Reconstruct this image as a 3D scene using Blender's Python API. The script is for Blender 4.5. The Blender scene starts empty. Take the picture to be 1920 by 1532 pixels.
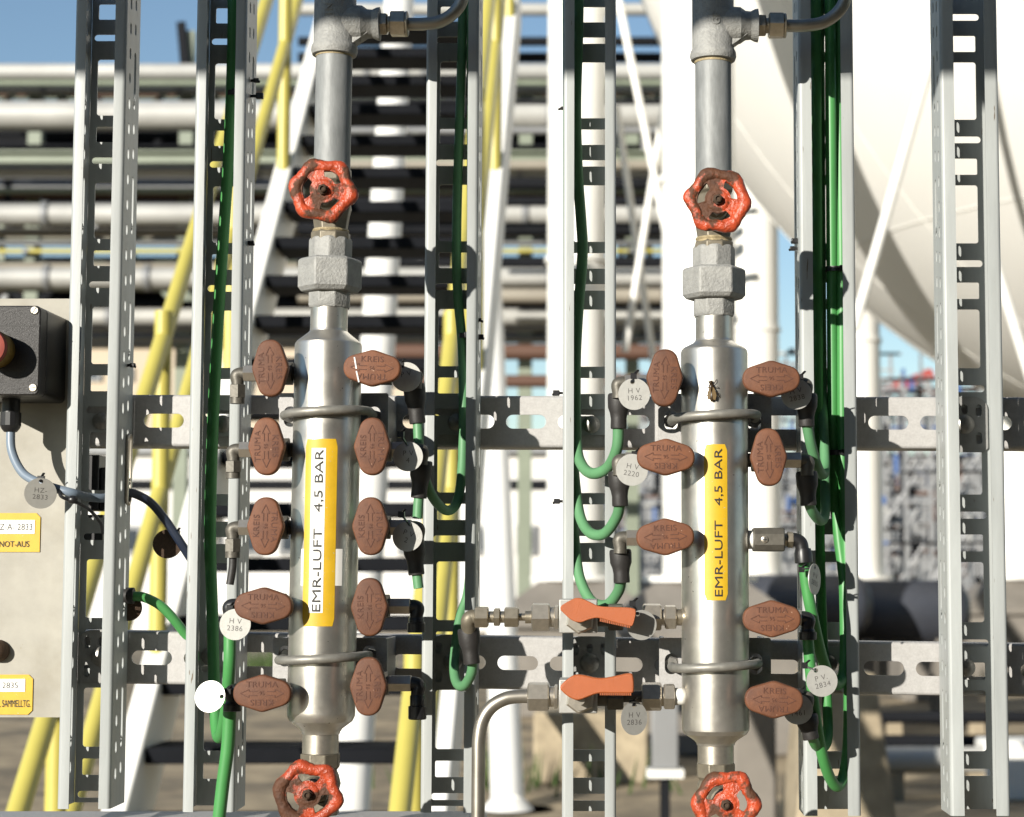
import bpy, bmesh, math, random
from mathutils import Vector, Matrix, noise

random.seed(7)
sc = bpy.context.scene
C = sc.collection

# ------------------------------------------------------------------ camera
F = 3700.0            # focal length in photo pixels (photo is 1920 wide)
PX, PY = 1150.0, 766.0
CAM = Vector((0.0, -1.85, 1.5))
TH = math.atan(314.0 / F)
cam = bpy.data.cameras.new('camera')
camo = bpy.data.objects.new('camera', cam)
C.objects.link(camo)
camo.location = CAM
camo.rotation_euler = (math.pi / 2 + TH, 0, 0)
cam.sensor_width = 36.0
cam.lens = F / 1920.0 * 36.0
cam.shift_x = (960.0 - PX) / 1920.0
cam.clip_start = 0.05
cam.clip_end = 2000.0
cam.dof.use_dof = True
cam.dof.focus_distance = 1.80
cam.dof.aperture_fstop = 9.5
cam.dof.aperture_blades = 7
sc.camera = camo

# ------------------------------------------------------------------ sky, sun, exposure
SUN = Vector((-0.68, -1.0, 0.335)).normalized()        # towards the sun
w = bpy.data.worlds.new('World')
sc.world = w
w.use_nodes = True
nt = w.node_tree
sky = nt.nodes.new('ShaderNodeTexSky')
sky.sky_type = 'NISHITA'
sky.sun_disc = False
sky.sun_elevation = math.asin(SUN.z)
sky.sun_rotation = math.atan2(SUN.x, SUN.y)
sky.air_density = 1.0
sky.dust_density = 0.0
sky.ozone_density = 2.0
nt.nodes['Background'].inputs['Strength'].default_value = 0.085
nt.links.new(sky.outputs[0], nt.nodes['Background'].inputs['Color'])
sl = bpy.data.lights.new('sun', 'SUN')
sl.energy = 5.0
sl.angle = math.radians(0.53)
sl.color = (1.0, 0.945, 0.845)
so = bpy.data.objects.new('sun', sl)
C.objects.link(so)
so.rotation_euler = SUN.to_track_quat('Z', 'Y').to_euler()
sc.view_settings.view_transform = 'Standard'
sc.view_settings.look = 'None'
sc.view_settings.exposure = 0.6
sc.view_settings.gamma = 1.0
sc.render.engine = 'CYCLES'
sc.cycles.use_denoising = True
sc.cycles.max_bounces = 6
sc.cycles.caustics_reflective = False
sc.cycles.caustics_refractive = False


# ------------------------------------------------------------------ helpers
def P(px, py, Y):
    """World point on the vertical plane at depth Y that was measured at (px, py)."""
    u, v = (px - PX) / F, (PY - py) / F
    dy = math.cos(TH) - v * math.sin(TH)
    dz = math.sin(TH) + v * math.cos(TH)
    t = (Y - CAM.y) / dy
    return Vector((CAM.x + u * t, Y, CAM.z + dz * t))


def S(Y):
    return (Y - CAM.y) / F


OFF = {}


def catmull(pts, n=8):
    pts = [Vector(p) for p in pts]
    if len(pts) < 3:
        return pts
    out = []
    q = [pts[0] * 2 - pts[1]] + pts + [pts[-1] * 2 - pts[-2]]
    for i in range(1, len(q) - 2):
        a, b, c, d = q[i - 1], q[i], q[i + 1], q[i + 2]
        for k in range(n):
            t = k / n
            out.append(0.5 * ((2 * b) + (c - a) * t + (2 * a - 5 * b + 4 * c - d) * t * t + (3 * b - a - 3 * c + d) * t ** 3))
    out.append(pts[-1])
    return out


def frame(d):
    d = d.normalized()
    a = Vector((0, 0, 1)) if abs(d.z) < 0.9 else Vector((0, 1, 0))
    u = d.cross(a).normalized()
    return u, d.cross(u).normalized()


class MB:
    def __init__(s):
        s.v, s.f = [], []

    def add(s, vs, fs):
        n = len(s.v)
        s.v += [Vector(p) for p in vs]
        s.f += [tuple(i + n for i in f) for f in fs]
        return s

    def box(s, x0, x1, y0, y1, z0, z1):
        return s.add([(x0, y0, z0), (x1, y0, z0), (x1, y1, z0), (x0, y1, z0), (x0, y0, z1), (x1, y0, z1), (x1, y1, z1), (x0, y1, z1)],
                     [(0, 3, 2, 1), (4, 5, 6, 7), (0, 1, 5, 4), (1, 2, 6, 5), (2, 3, 7, 6), (3, 0, 4, 7)])

    def bar(s, a, b, wx, wy, up=None):
        """box-section bar from a to b"""
        a, b = Vector(a), Vector(b)
        d = (b - a).normalized()
        if up is None:
            u, v = frame(d)
        else:
            u = d.cross(Vector(up)).normalized()
            v = u.cross(d).normalized()
        vs = []
        for p in (a, b):
            for i, j in ((-1, -1), (1, -1), (1, 1), (-1, 1)):
                vs.append(p + u * i * wx / 2 + v * j * wy / 2)
        return s.add(vs, [(3, 2, 1, 0), (4, 5, 6, 7), (0, 1, 5, 4), (1, 2, 6, 5), (2, 3, 7, 6), (3, 0, 4, 7)])

    def tube(s, pts, r, seg=14, cap=True, hollow=False):
        pts = [Vector(p) for p in pts]
        n = len(pts)
        rs = r if isinstance(r, (list, tuple)) else [r] * n
        vs, fs = [], []
        u = None
        for i, p in enumerate(pts):
            d = (pts[min(i + 1, n - 1)] - pts[max(i - 1, 0)]).normalized()
            if u is None:
                u, v = frame(d)
            else:
                u = (u - d * u.dot(d)).normalized()
                v = d.cross(u)
            for k in range(seg):
                a = 2 * math.pi * k / seg
                vs.append(p + (u * math.cos(a) + v * math.sin(a)) * rs[i])
        for i in range(n - 1):
            for k in range(seg):
                a, b = i * seg + k, i * seg + (k + 1) % seg
                fs.append((a, b, b + seg, a + seg))
        if cap:
            fs.append(tuple(reversed(range(seg))))
            fs.append(tuple(range((n - 1) * seg, n * seg)))
        return s.add(vs, fs)

    def lathe(s, prof, p0, axis=(0, 0, 1), seg=32, ph=0.0, cap=True):
        """prof: list of (t along axis, radius)"""
        p0, ax = Vector(p0), Vector(axis).normalized()
        u, v = frame(ax)
        vs, fs = [], []
        for t, r in prof:
            for k in range(seg):
                a = 2 * math.pi * k / seg + ph
                vs.append(p0 + ax * t + (u * math.cos(a) + v * math.sin(a)) * r)
        for i in range(len(prof) - 1):
            for k in range(seg):
                a, b = i * seg + k, i * seg + (k + 1) % seg
                fs.append((a, b, b + seg, a + seg))
        if cap:
            fs.append(tuple(reversed(range(seg))))
            n = (len(prof) - 1) * seg
            fs.append(tuple(range(n, n + seg)))
        return s.add(vs, fs)

    def hexn(s, p0, axis, t0, t1, r, ph=0.26, ch=0.08, seg=6):
        c = r * ch
        return s.lathe([(t0, r - c * 1.6), (t0 + c, r), (t1 - c, r), (t1, r - c * 1.6)], p0, axis, seg, ph)

    def ell(s, c, rx, ry, rz, seg=14, rings=8, M=None):
        c = Vector(c)
        vs, fs = [], []
        for i in range(rings + 1):
            t = math.pi * i / rings
            for k in range(seg):
                a = 2 * math.pi * k / seg
                p = Vector((rx * math.sin(t) * math.cos(a), ry * math.sin(t) * math.sin(a), rz * math.cos(t)))
                vs.append(c + (M @ p if M else p))
        for i in range(rings):
            for k in range(seg):
                a, b = i * seg + k, i * seg + (k + 1) % seg
                fs.append((a, a + seg, b + seg, b))
        return s.add(vs, fs)

    def prism(s, poly, fn, w0, w1):
        """extrude 2D outline (u,v) from w0 to w1; fn(u,v,w) -> point"""
        n = len(poly)
        vs = [fn(u, v, w0) for u, v in poly] + [fn(u, v, w1) for u, v in poly]
        fs = [tuple(reversed(range(n))), tuple(range(n, 2 * n))]
        fs += [(i, (i + 1) % n, (i + 1) % n + n, i + n) for i in range(n)]
        return s.add(vs, fs)

    def geo(s, g, fn):
        vs, fs = g
        return s.add([fn(*p) for p in vs], fs)

    def build(s, name, mat, parent=None, angle=32, bevel=0.0, fix=True):
        off = OFF[parent.name] if parent else Vector((0, 0, 0))
        me = bpy.data.meshes.new(name)
        me.from_pydata([p - off for p in s.v], [], s.f)
        if fix:
            bm = bmesh.new()
            bm.from_mesh(me)
            bmesh.ops.remove_doubles(bm, verts=bm.verts, dist=1e-6)
            bmesh.ops.recalc_face_normals(bm, faces=bm.faces)
            bm.to_mesh(me)
            bm.free()
        me.shade_smooth()
        me.set_sharp_from_angle(angle=math.radians(angle))
        me.materials.append(mat)
        o = bpy.data.objects.new(name, me)
        C.objects.link(o)
        if parent:
            o.parent = parent
        OFF[o.name] = off
        if bevel:
            m = o.modifiers.new('bevel', 'BEVEL')
            m.width = bevel
            m.segments = 2
            m.limit_method = 'ANGLE'
            m.angle_limit = math.radians(40)
        return o


def thing(name, loc, label, cat, group=None):
    o = bpy.data.objects.new(name, None)
    o.empty_display_size = 0.02
    o.location = loc
    C.objects.link(o)
    OFF[o.name] = Vector(loc)
    return tag(o, label, cat, group)


def tag(o, label, cat, group=None):
    o['label'] = label
    o['category'] = cat
    if group:
        o['group'] = group
    return o


def struct(o):
    o['kind'] = 'structure'
    return o


def stuff(o):
    o['kind'] = 'stuff'
    return o


def rrect(x0, x1, y0, y1, r, n=5):
    r = min(r, (x1 - x0) / 2 - 1e-6, (y1 - y0) / 2 - 1e-6)
    out = []
    for cx, cy, a0 in ((x1 - r, y1 - r, 0), (x0 + r, y1 - r, 90), (x0 + r, y0 + r, 180), (x1 - r, y0 + r, 270)):
        for k in range(n + 1):
            a = math.radians(a0 + 90 * k / n)
            out.append((cx + r * math.cos(a), cy + r * math.sin(a)))
    return out


def round_poly(pts, r, n=6):
    out = []
    m = len(pts)
    for i in range(m):
        p = Vector(pts[i]); a = (Vector(pts[i - 1]) - p); b = (Vector(pts[(i + 1) % m]) - p)
        a.normalize(); b.normalize()
        ang = a.angle(b)
        d = r / math.tan(ang / 2)
        s0, s1 = p + a * d, p + b * d
        c = p + (a + b).normalized() * (r / math.sin(ang / 2))
        a0 = math.atan2(s0.y - c.y, s0.x - c.x); a1 = math.atan2(s1.y - c.y, s1.x - c.x)
        da = (a1 - a0 + math.pi) % (2 * math.pi) - math.pi
        for k in range(n + 1):
            t = a0 + da * k / n
            out.append((c.x + r * math.cos(t), c.y + r * math.sin(t)))
    return out


def curve_geo(cu):
    o = bpy.data.objects.new('tmp', cu)
    C.objects.link(o)
    dg = bpy.context.evaluated_depsgraph_get()
    me = bpy.data.meshes.new_from_object(o.evaluated_get(dg))
    g = ([tuple(v.co) for v in me.vertices], [tuple(p.vertices) for p in me.polygons])
    bpy.data.objects.remove(o)
    bpy.data.curves.remove(cu)
    bpy.data.meshes.remove(me)
    return g


def plate_geo(outer, holes, t):
    """flat plate with holes in the uv plane, thickness t centred on w = 0"""
    cu = bpy.data.curves.new('plate', 'CURVE')
    cu.dimensions = '2D'
    cu.fill_mode = 'BOTH'
    cu.extrude = t / 2
    for poly in [outer] + holes:
        sp = cu.splines.new('POLY')
        sp.points.add(len(poly) - 1)
        for q, (u, v) in zip(sp.points, poly):
            q.co = (u, v, 0, 1)
        sp.use_cyclic_u = True
    return curve_geo(cu)


TXT = {}


def text_geo(s, size, ext=0.0, sx=1.0, space=1.0):
    k = (s, size, ext, sx, space)
    if k not in TXT:
        cu = bpy.data.curves.new('text', 'FONT')
        cu.body = s
        cu.size = size
        cu.extrude = ext
        cu.align_x = 'CENTER'
        cu.align_y = 'CENTER'
        cu.space_character = space
        cu.resolution_u = 3
        vs, fs = curve_geo(cu)
        TXT[k] = ([(x * sx, y, z) for x, y, z in vs], fs)
    return TXT[k]


# ------------------------------------------------------------------ materials
def mat(name, col, rough=0.5, metal=0.0, var=0.0, scale=40.0, col2=None, mask=(0.45, 0.6), bump=0.0, bscale=300.0, stretch=None,
        rough2=None, spec=0.5, metal2=None, detail=6.0, specks=None, rand=0.0):
    m = bpy.data.materials.new(name)
    m.use_nodes = True
    t = m.node_tree
    b = t.nodes['Principled BSDF']
    b.inputs['Roughness'].default_value = rough
    b.inputs['Metallic'].default_value = metal
    b.inputs['Specular IOR Level'].default_value = spec
    tc = t.nodes.new('ShaderNodeTexCoord')
    src = tc.outputs['Object']
    oi = None
    if rand:
        oi = t.nodes.new('ShaderNodeObjectInfo')
        va = t.nodes.new('ShaderNodeVectorMath')
        va.operation = 'ADD'
        t.links.new(src, va.inputs[0])
        t.links.new(oi.outputs['Random'], va.inputs[1])
        src = va.outputs[0]
    if stretch:
        mp = t.nodes.new('ShaderNodeMapping')
        mp.inputs['Scale'].default_value = stretch
        t.links.new(src, mp.inputs['Vector'])
        src = mp.outputs[0]
    def nz(sc_, det=detail, ro=0.6):
        n = t.nodes.new('ShaderNodeTexNoise')
        n.inputs['Scale'].default_value = sc_
        n.inputs['Detail'].default_value = det
        n.inputs['Roughness'].default_value = ro
        t.links.new(src, n.inputs['Vector'])
        return n.outputs['Fac']
    c4 = (*col, 1)
    if col2 or var:
        n1 = nz(scale)
        mr = t.nodes.new('ShaderNodeMapRange')
        if col2:
            mr.inputs[1].default_value, mr.inputs[2].default_value = mask
        else:
            mr.inputs[1].default_value, mr.inputs[2].default_value = 0.3, 0.7
        t.links.new(n1, mr.inputs[0])
        mx = t.nodes.new('ShaderNodeMix')
        mx.data_type = 'RGBA'
        mx.inputs[6].default_value = c4
        mx.inputs[7].default_value = (*(col2 or [c * (1 - var) for c in col]), 1)
        t.links.new(mr.outputs[0], mx.inputs[0])
        last = mx.outputs[2]
        if col2 and var:
            n2 = nz(scale * 3.1)
            mr2 = t.nodes.new('ShaderNodeMapRange')
            mr2.inputs[1].default_value, mr2.inputs[2].default_value = 0.3, 0.7
            mr2.inputs[3].default_value, mr2.inputs[4].default_value = 1 - var, 1 + var * 0.4
            t.links.new(n2, mr2.inputs[0])
            hs = t.nodes.new('ShaderNodeHueSaturation')
            t.links.new(mr2.outputs[0], hs.inputs['Value'])
            t.links.new(last, hs.inputs['Color'])
            last = hs.outputs[0]
        if specks:
            sn = t.nodes.new('ShaderNodeTexNoise')
            sn.inputs['Scale'].default_value = specks[0]
            sn.inputs['Detail'].default_value = 2.0
            t.links.new(src, sn.inputs['Vector'])
            sr = t.nodes.new('ShaderNodeMapRange')
            sr.inputs[1].default_value, sr.inputs[2].default_value = specks[1], specks[1] + 0.025
            t.links.new(sn.outputs['Fac'], sr.inputs[0])
            sx = t.nodes.new('ShaderNodeMix')
            sx.data_type = 'RGBA'
            sx.inputs[7].default_value = (*specks[2], 1)
            t.links.new(sr.outputs[0], sx.inputs[0])
            t.links.new(last, sx.inputs[6])
            last = sx.outputs[2]
        if rand:
            rr = t.nodes.new('ShaderNodeMapRange')
            rr.inputs[3].default_value, rr.inputs[4].default_value = 1 - rand, 1 + rand
            t.links.new(oi.outputs['Random'], rr.inputs[0])
            hv = t.nodes.new('ShaderNodeHueSaturation')
            t.links.new(rr.outputs[0], hv.inputs['Value'])
            t.links.new(last, hv.inputs['Color'])
            last = hv.outputs[0]
        t.links.new(last, b.inputs['Base Color'])
        if rough2 is not None:
            mr3 = t.nodes.new('ShaderNodeMapRange')
            mr3.inputs[3].default_value, mr3.inputs[4].default_value = rough, rough2
            t.links.new(mr.outputs[0], mr3.inputs[0])
            t.links.new(mr3.outputs[0], b.inputs['Roughness'])
        if metal2 is not None:
            mr4 = t.nodes.new('ShaderNodeMapRange')
            mr4.inputs[3].default_value, mr4.inputs[4].default_value = metal, metal2
            t.links.new(mr.outputs[0], mr4.inputs[0])
            t.links.new(mr4.outputs[0], b.inputs['Metallic'])
    else:
        b.inputs['Base Color'].default_value = c4
    if bump:
        bp = t.nodes.new('ShaderNodeBump')
        bp.inputs['Strength'].default_value = bump
        bp.inputs['Distance'].default_value = 0.001
        t.links.new(nz(bscale, 3.0), bp.inputs['Height'])
        t.links.new(bp.outputs[0], b.inputs['Normal'])
    return m


M = {}
M['tray'] = mat('tray_paint', (0.37, 0.39, 0.385), 0.45, 0.0, 0.20, 75, bump=0.08, bscale=900, specks=(330, 0.74, (0.12, 0.09, 0.06)), stretch=(1, 1, 0.12), rand=0.05)
M['rail'] = mat('rail_galvanised', (0.42, 0.41, 0.40), 0.5, 0.05, 0.12, 160, col2=(0.35, 0.34, 0.33), mask=(0.35, 0.75), bump=0.25, bscale=1100, specks=(900, 0.72, (0.12, 0.11, 0.10)))
M['plate'] = mat('splice_plate', (0.30, 0.30, 0.29), 0.5, 0.3, 0.25, 90)
M['bolt'] = mat('bolt_zinc', (0.30, 0.29, 0.27), 0.38, 0.7, 0.3, 300)
M['steel'] = mat('manifold_stainless', (0.635, 0.605, 0.545), 0.32, 0.9, 0.14, 22, col2=(0.52, 0.49, 0.44), mask=(0.5, 0.75), bump=0.05, bscale=900, rough2=0.5, specks=(260, 0.74, (0.20, 0.17, 0.13)))
M['galv'] = mat('pipe_galvanised', (0.235, 0.245, 0.245), 0.55, 0.1, 0.22, 60, col2=(0.185, 0.195, 0.195), mask=(0.4, 0.65), bump=0.15, bscale=500, stretch=(1, 1, 0.25))
M['cast'] = mat('fitting_cast', (0.31, 0.31, 0.295), 0.6, 0.1, 0.12, 90, col2=(0.25, 0.25, 0.24), mask=(0.4, 0.65), bump=0.9, bscale=420)
M['valvebody'] = mat('valve_body_brassy', (0.20, 0.175, 0.13), 0.5, 0.4, 0.3, 80, bump=0.2)
M['thread'] = mat('thread_tape', (0.42, 0.34, 0.20), 0.6, 0.2, 0.4, 250, bump=0.6, bscale=800)
M['handle'] = mat('handle_brown', (0.148, 0.053, 0.0215), 0.65, 0.0, 0.22, 45, col2=(0.108, 0.038, 0.017), mask=(0.42, 0.7), bump=0.3, bscale=1500, rand=0.16, specks=(300, 0.73, (0.30, 0.17, 0.11)))
M['handletext'] = mat('handle_lettering', (0.092, 0.031, 0.016), 0.7, 0.0, 0.2, 200)
M['lever'] = mat('lever_orange', (0.37, 0.092, 0.024), 0.5, 0.0, 0.12, 90, bump=0.3, bscale=1200)
M['wheel'] = mat('wheel_red', (0.44, 0.066, 0.024), 0.30, 0.0, 0.4, 38, col2=(0.085, 0.030, 0.011), mask=(0.475, 0.53), bump=1.0, bscale=420, rough2=0.7, rand=0.1)
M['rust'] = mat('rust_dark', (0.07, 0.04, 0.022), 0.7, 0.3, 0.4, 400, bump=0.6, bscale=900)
M['ubolt'] = mat('ubolt_dull', (0.29, 0.28, 0.25), 0.5, 0.45, 0.3, 120, bump=0.15)
M['nickel'] = mat('nickel_hex', (0.58, 0.53, 0.45), 0.34, 0.85, 0.2, 200)
M['gun'] = mat('fitting_gunmetal', (0.13, 0.12, 0.10), 0.5, 0.4, 0.3, 150, bump=0.2)
M['brass'] = mat('fitting_steel_warm', (0.50, 0.44, 0.34), 0.36, 0.9, 0.25, 180)
M['tubesteel'] = mat('tube_steel', (0.40, 0.37, 0.32), 0.40, 0.85, 0.25, 60)
M['alu'] = mat('tag_aluminium', (0.42, 0.415, 0.39), 0.45, 0.5, 0.12, 200, bump=0.1, bscale=1500)
M['tagtext'] = mat('tag_stamp', (0.10, 0.095, 0.09), 0.6, 0.2)
M['hose'] = mat('hose_green', (0.062, 0.26, 0.072), 0.46, 0.0, 0.15, 30)
M['hosepale'] = mat('hose_pale_green', (0.105, 0.27, 0.125), 0.5, 0.0, 0.15, 30)
M['rubber'] = mat('rubber_black', (0.026, 0.024, 0.023), 0.55, 0.0, 0.25, 150, bump=0.2)
M['plastic'] = mat('plastic_black', (0.014, 0.014, 0.015), 0.38)
M['tie'] = mat('tie_black', (0.012, 0.012, 0.013), 0.35)
M['box'] = mat('box_black_speckled', (0.016, 0.014, 0.0135), 0.42, 0.0, 0.3, 600, col2=(0.04, 0.032, 0.024), mask=(0.6, 0.7), bump=0.5, bscale=1300)
M['red'] = mat('button_red', (0.26, 0.045, 0.028), 0.6, 0.0, 0.2, 90)
M['yellow'] = mat('button_yellow', (0.24, 0.15, 0.02), 0.6, 0.0, 0.5, 120)
M['label'] = mat('label_yellow', (0.60, 0.37, 0.014), 0.5, 0.0, 0.15, 60, specks=(420, 0.72, (0.45, 0.38, 0.2)))
M['labelwhite'] = mat('label_white', (0.78, 0.77, 0.73), 0.5)
M['ink'] = mat('ink_black', (0.018, 0.017, 0.016), 0.6)
M['panel'] = mat('panel_beige', (0.34, 0.322, 0.275), 0.55, 0.0, 0.12, 14, col2=(0.27, 0.247, 0.195), mask=(0.45, 0.75), bump=0.1, bscale=700, specks=(240, 0.73, (0.22, 0.17, 0.09)))
M['cable'] = mat('cable_blue_grey', (0.17, 0.215, 0.27), 0.4)
M['cableshade'] = mat('cable_shaded', (0.014, 0.021, 0.04), 0.4)  # same blue grey cable, its shade behind the tray put into the colour
M['fly'] = mat('fly_body', (0.05, 0.030, 0.012), 0.35, 0.0, 0.6, 700)
M['wing'] = mat('fly_wing', (0.13, 0.085, 0.035), 0.3)
# background
M['white'] = mat('paint_white', (0.80, 0.79, 0.75), 0.45, 0.0, 0.05, 1.5)
M['cream'] = mat('tank_white', (0.82, 0.81, 0.775), 0.5, 0.0, 0.04, 0.6)
M['yel'] = mat('rail_yellow', (0.50, 0.435, 0.10), 0.4, 0.0, 0.1, 8)
M['tread'] = mat('tread_black', (0.008, 0.009, 0.012), 0.8, 0.0, 0.3, 12, spec=0.12)
M['pipew'] = mat('pipe_pale', (0.46, 0.455, 0.43), 0.5, 0.1, 0.3, 0.8)
M['pipeg'] = mat('pipe_grey', (0.24, 0.245, 0.25), 0.5, 0.2, 0.2, 1.2)
M['pipeb'] = mat('pipe_tan', (0.30, 0.27, 0.22), 0.5, 0.0, 0.2, 1.2)
M['dark'] = mat('steel_dark', (0.012, 0.013, 0.016), 0.8, 0.0, 0.3, 2, spec=0.12)
M['green'] = mat('steel_green_grey', (0.21, 0.24, 0.18), 0.55, 0.0, 0.2, 2)
M['conc'] = mat('concrete', (0.38, 0.315, 0.215), 0.85, 0.0, 0.25, 3, col2=(0.27, 0.22, 0.15), mask=(0.4, 0.7))
M['concg'] = mat('concrete_grey', (0.21, 0.19, 0.165), 0.85, 0.0, 0.25, 3)
M['ground'] = mat('ground_gravel', (0.40, 0.315, 0.20), 0.95, 0.0, 0.5, 0.9, col2=(0.20, 0.16, 0.105), mask=(0.42, 0.6))
M['grass'] = mat('grass', (0.06, 0.10, 0.025), 0.9, 0.0, 0.4, 5)
M['tan'] = mat('wall_tan', (0.52, 0.43, 0.32), 0.8, 0.0, 0.1, 0.2)
M['hall'] = mat('wall_white', (0.72, 0.70, 0.67), 0.7, 0.0, 0.1, 0.2)
M['glass'] = mat('window_dark', (0.03, 0.04, 0.055), 0.15)
M['scaf'] = mat('scaffold_zinc', (0.40, 0.40, 0.40), 0.5, 0.3, 0.2, 2)
M['redp'] = mat('paint_red', (0.34, 0.05, 0.04), 0.6)
M['bluep'] = mat('paint_blue', (0.05, 0.11, 0.28), 0.5)
M['rustp'] = mat('paint_rust', (0.10, 0.05, 0.032), 0.7)
M['brick'] = mat('blocker_dark', (0.075, 0.076, 0.082), 0.9, 0.0, 0.3, 1.0)  # wall colour of the unseen building added to block sky light
M['drum'] = mat('drum_slate', (0.045, 0.05, 0.065), 0.5, 0.0, 0.3, 3)

# ================================================================== the setting
g = MB().add([(-300, -60, 0), (300, -60, 0), (300, 700, 0), (-300, 700, 0)], [(0, 1, 2, 3)]).build('ground', M['ground'], fix=False)
struct(g)

# ------------------------------------------------------------------ spherical tank
SPH = P(2573, -558, 20.15)
SR = 9.08
tk = thing('sphere_tank', (SPH.x, SPH.y, 0), 'huge white spherical storage tank filling the upper right background', 'tank')
mb = MB().ell(SPH, SR, SR, SR, 96, 64)
mb.build('shell', M['cream'], tk, angle=60)
for k in range(10):
    a0 = math.pi * k / 10 + 0.13
    pts = [SPH + Vector((math.cos(a0) * math.sin(t_), math.sin(a0) * math.sin(t_), math.cos(t_))) * (SR + 0.004) for t_ in [2 * math.pi * q / 96 for q in range(97)]]
    MB().tube(pts, 0.004, 5, cap=False).build('weld_seam', M['cream'], tk, fix=False)
for zz in (-0.72, -0.3, 0.2):
    rr_ = math.sqrt(1 - zz * zz)
    pts = [SPH + Vector((math.cos(t_) * rr_, math.sin(t_) * rr_, zz)) * (SR + 0.004) for t_ in [2 * math.pi * q / 96 for q in range(97)]]
    MB().tube(pts, 0.004, 5, cap=False).build('weld_seam', M['cream'], tk, fix=False)
LEGS = [(1080, 20.1, 0.325), (1312, 15.6, 0.325), (1421, 26.4, 0.325), (1614, 27.7, 0.325), (1905, 27.5, 0.325)]
LEGX = []
for px, Y, r in LEGS:
    b = P(px, 1090, Y)
    b.z = 0
    LEGX.append(b)
    top = SPH.z + 0.5
    l = MB().tube([(b.x, b.y, 1.0), (b.x, b.y, top)], r, 32).build('leg', M['white'], tk)
    MB().lathe([(1.45, r + 0.01), (1.45, r + 0.18), (1.50, r + 0.18), (1.50, r + 0.01)], (b.x, b.y, 0), (0, 0, 1), 32).build('base_flange', M['white'], l)
    MB().lathe([(5.0, r + 0.004), (5.0, r + 0.03), (5.06, r + 0.03), (5.06, r + 0.004)], (b.x, b.y, 0), (0, 0, 1), 32).build('weld_band', M['white'], l)
# tie rods between the legs
RODS = [((1160, 0), (1262, 500), 20.0), ((1278, 0), (1172, 660), 20.4), ((1156, 200), (1226, 680), 21.0), ((1765, 40), (1600, 620), 14.6), ((1862, 480), (1960, 800), 14.8), ((1300, 60), (1480, 420), 15.0)]
for a, b, Y in RODS[:5]:
    MB().tube([P(*a, Y), P(*b, Y)], 0.043, 12).build('tie_rod', M['white'], tk)

pl = [(0, 'left of the red handwheels'), (1, ''), (2, ''), (3, ''), (4, '')]
names = ['concrete plinth with sloping cap under the leftmost tank leg', 'concrete plinth with sloping cap under the near tank leg behind the right manifold',
         'concrete plinth with sloping cap under the tank leg right of the right manifold', 'concrete plinth with sloping cap under the tank leg between the two right trays',
         'concrete plinth with sloping cap under the tank leg at the right edge']
for i, b in enumerate(LEGX):
    t = thing('leg_plinth', (b.x, b.y, 0), names[i], 'plinth', 'plinths under the tank legs')
    m = MB()
    m.box(b.x - 0.85, b.x + 0.85, b.y - 0.85, b.y + 0.85, 0, 0.95)
    m.build('block', M['concg'], t, bevel=0.03)
    m = MB()
    vs = [(b.x + sx * q, b.y + sy * q, z) for q, z in ((0.95, 0.953), (0.95, 1.03), (0.40, 1.44)) for sx, sy in ((-1, -1), (1, -1), (1, 1), (-1, 1))]
    fs = [(3, 2, 1, 0), (8, 9, 10, 11)]
    for k in range(2):
        for j in range(4):
            a, c = k * 4 + j, k * 4 + (j + 1) % 4
            fs.append((a, c, c + 4, a + 4))
    m.add(vs, fs).build('cap', M['concg'], t)

# ------------------------------------------------------------------ leaning white brace
a, b = P(952, 1512, 11.05), P(913, 380, 18.4)
br = thing('brace_pipe', (a.x, a.y, 0), 'leaning white brace pipe standing on a splayed foot right of the stair', 'pipe')
MB().tube([a, b], [0.108, 0.115], 24).build('pipe', M['white'], br)
m = MB().lathe([(-0.16, 0.19), (-0.02, 0.17), (0.05, 0.11), (0.06, 0.10)], a, (0, 0, 1), 24)
m.build('foot', M['white'], br)
MB().lathe([(0, 0.3), (a.z - 0.16, 0.3)], (a.x, a.y, 0), (0, 0, 1), 24).build('pad', M['conc'], br)

# ------------------------------------------------------------------ stair
R_, RUN = 0.176, 0.195
d0, z0 = 5.3, 0.853
XL, XR = -1.325, -0.475
st = thing('steel_stair', (-0.9, 3.0, 0), 'white steel stair with black treads and yellow handrails rising behind the left manifold', 'stair')
slope = R_ / RUN
def stz(d):
    return z0 + (d - d0) * slope
n0 = -5
for i in range(n0, 19):
    d = d0 + i * RUN
    z = stz(d)
    if z < 0.05:
        continue
    y = d + CAM.y
    m = MB()
    m.box(XL + 0.035, XR - 0.035, y - 0.005, y + 0.235, z - 0.045, z)
    m.build('tread', M['tread'], st, bevel=0.006)
dA, dB = d0 - 0.93, d0 + 19.4 * RUN
for x, nm in ((XL, 'stringer'), (XR, 'stringer')):
    m = MB()
    m.bar((x, dA + CAM.y + 0.1, stz(dA) - 0.05), (x, dB + CAM.y + 0.1, stz(dB) - 0.05), 0.07, 0.24, up=(0, 0, 1))
    m.build(nm, M['white'], st, bevel=0.008)
    for h in (0.55, 1.0):
        MB().tube([(x, dA + CAM.y - 1.0, stz(dA - 1.15) + h), (x, dB + CAM.y, stz(dB) + h)], 0.026, 12).build('handrail', M['yel'], st)
    for k in range(5):
        d = d0 - 0.55 + k * 1.02
        MB().tube([(x, d + CAM.y, stz(d) - 0.12), (x, d + CAM.y, stz(d) + 1.0)], 0.026, 12).build('rail_post', M['yel'], st)
# pipe running up under the flight
a, b = P(652, 1560, 5.9), P(752, -60, 9.1)
tag(MB().tube([a, b], 0.082, 20).build('riser_pipe', M['white']), 'white sloping riser pipe showing in pieces between the black stair treads', 'pipe')

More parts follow.
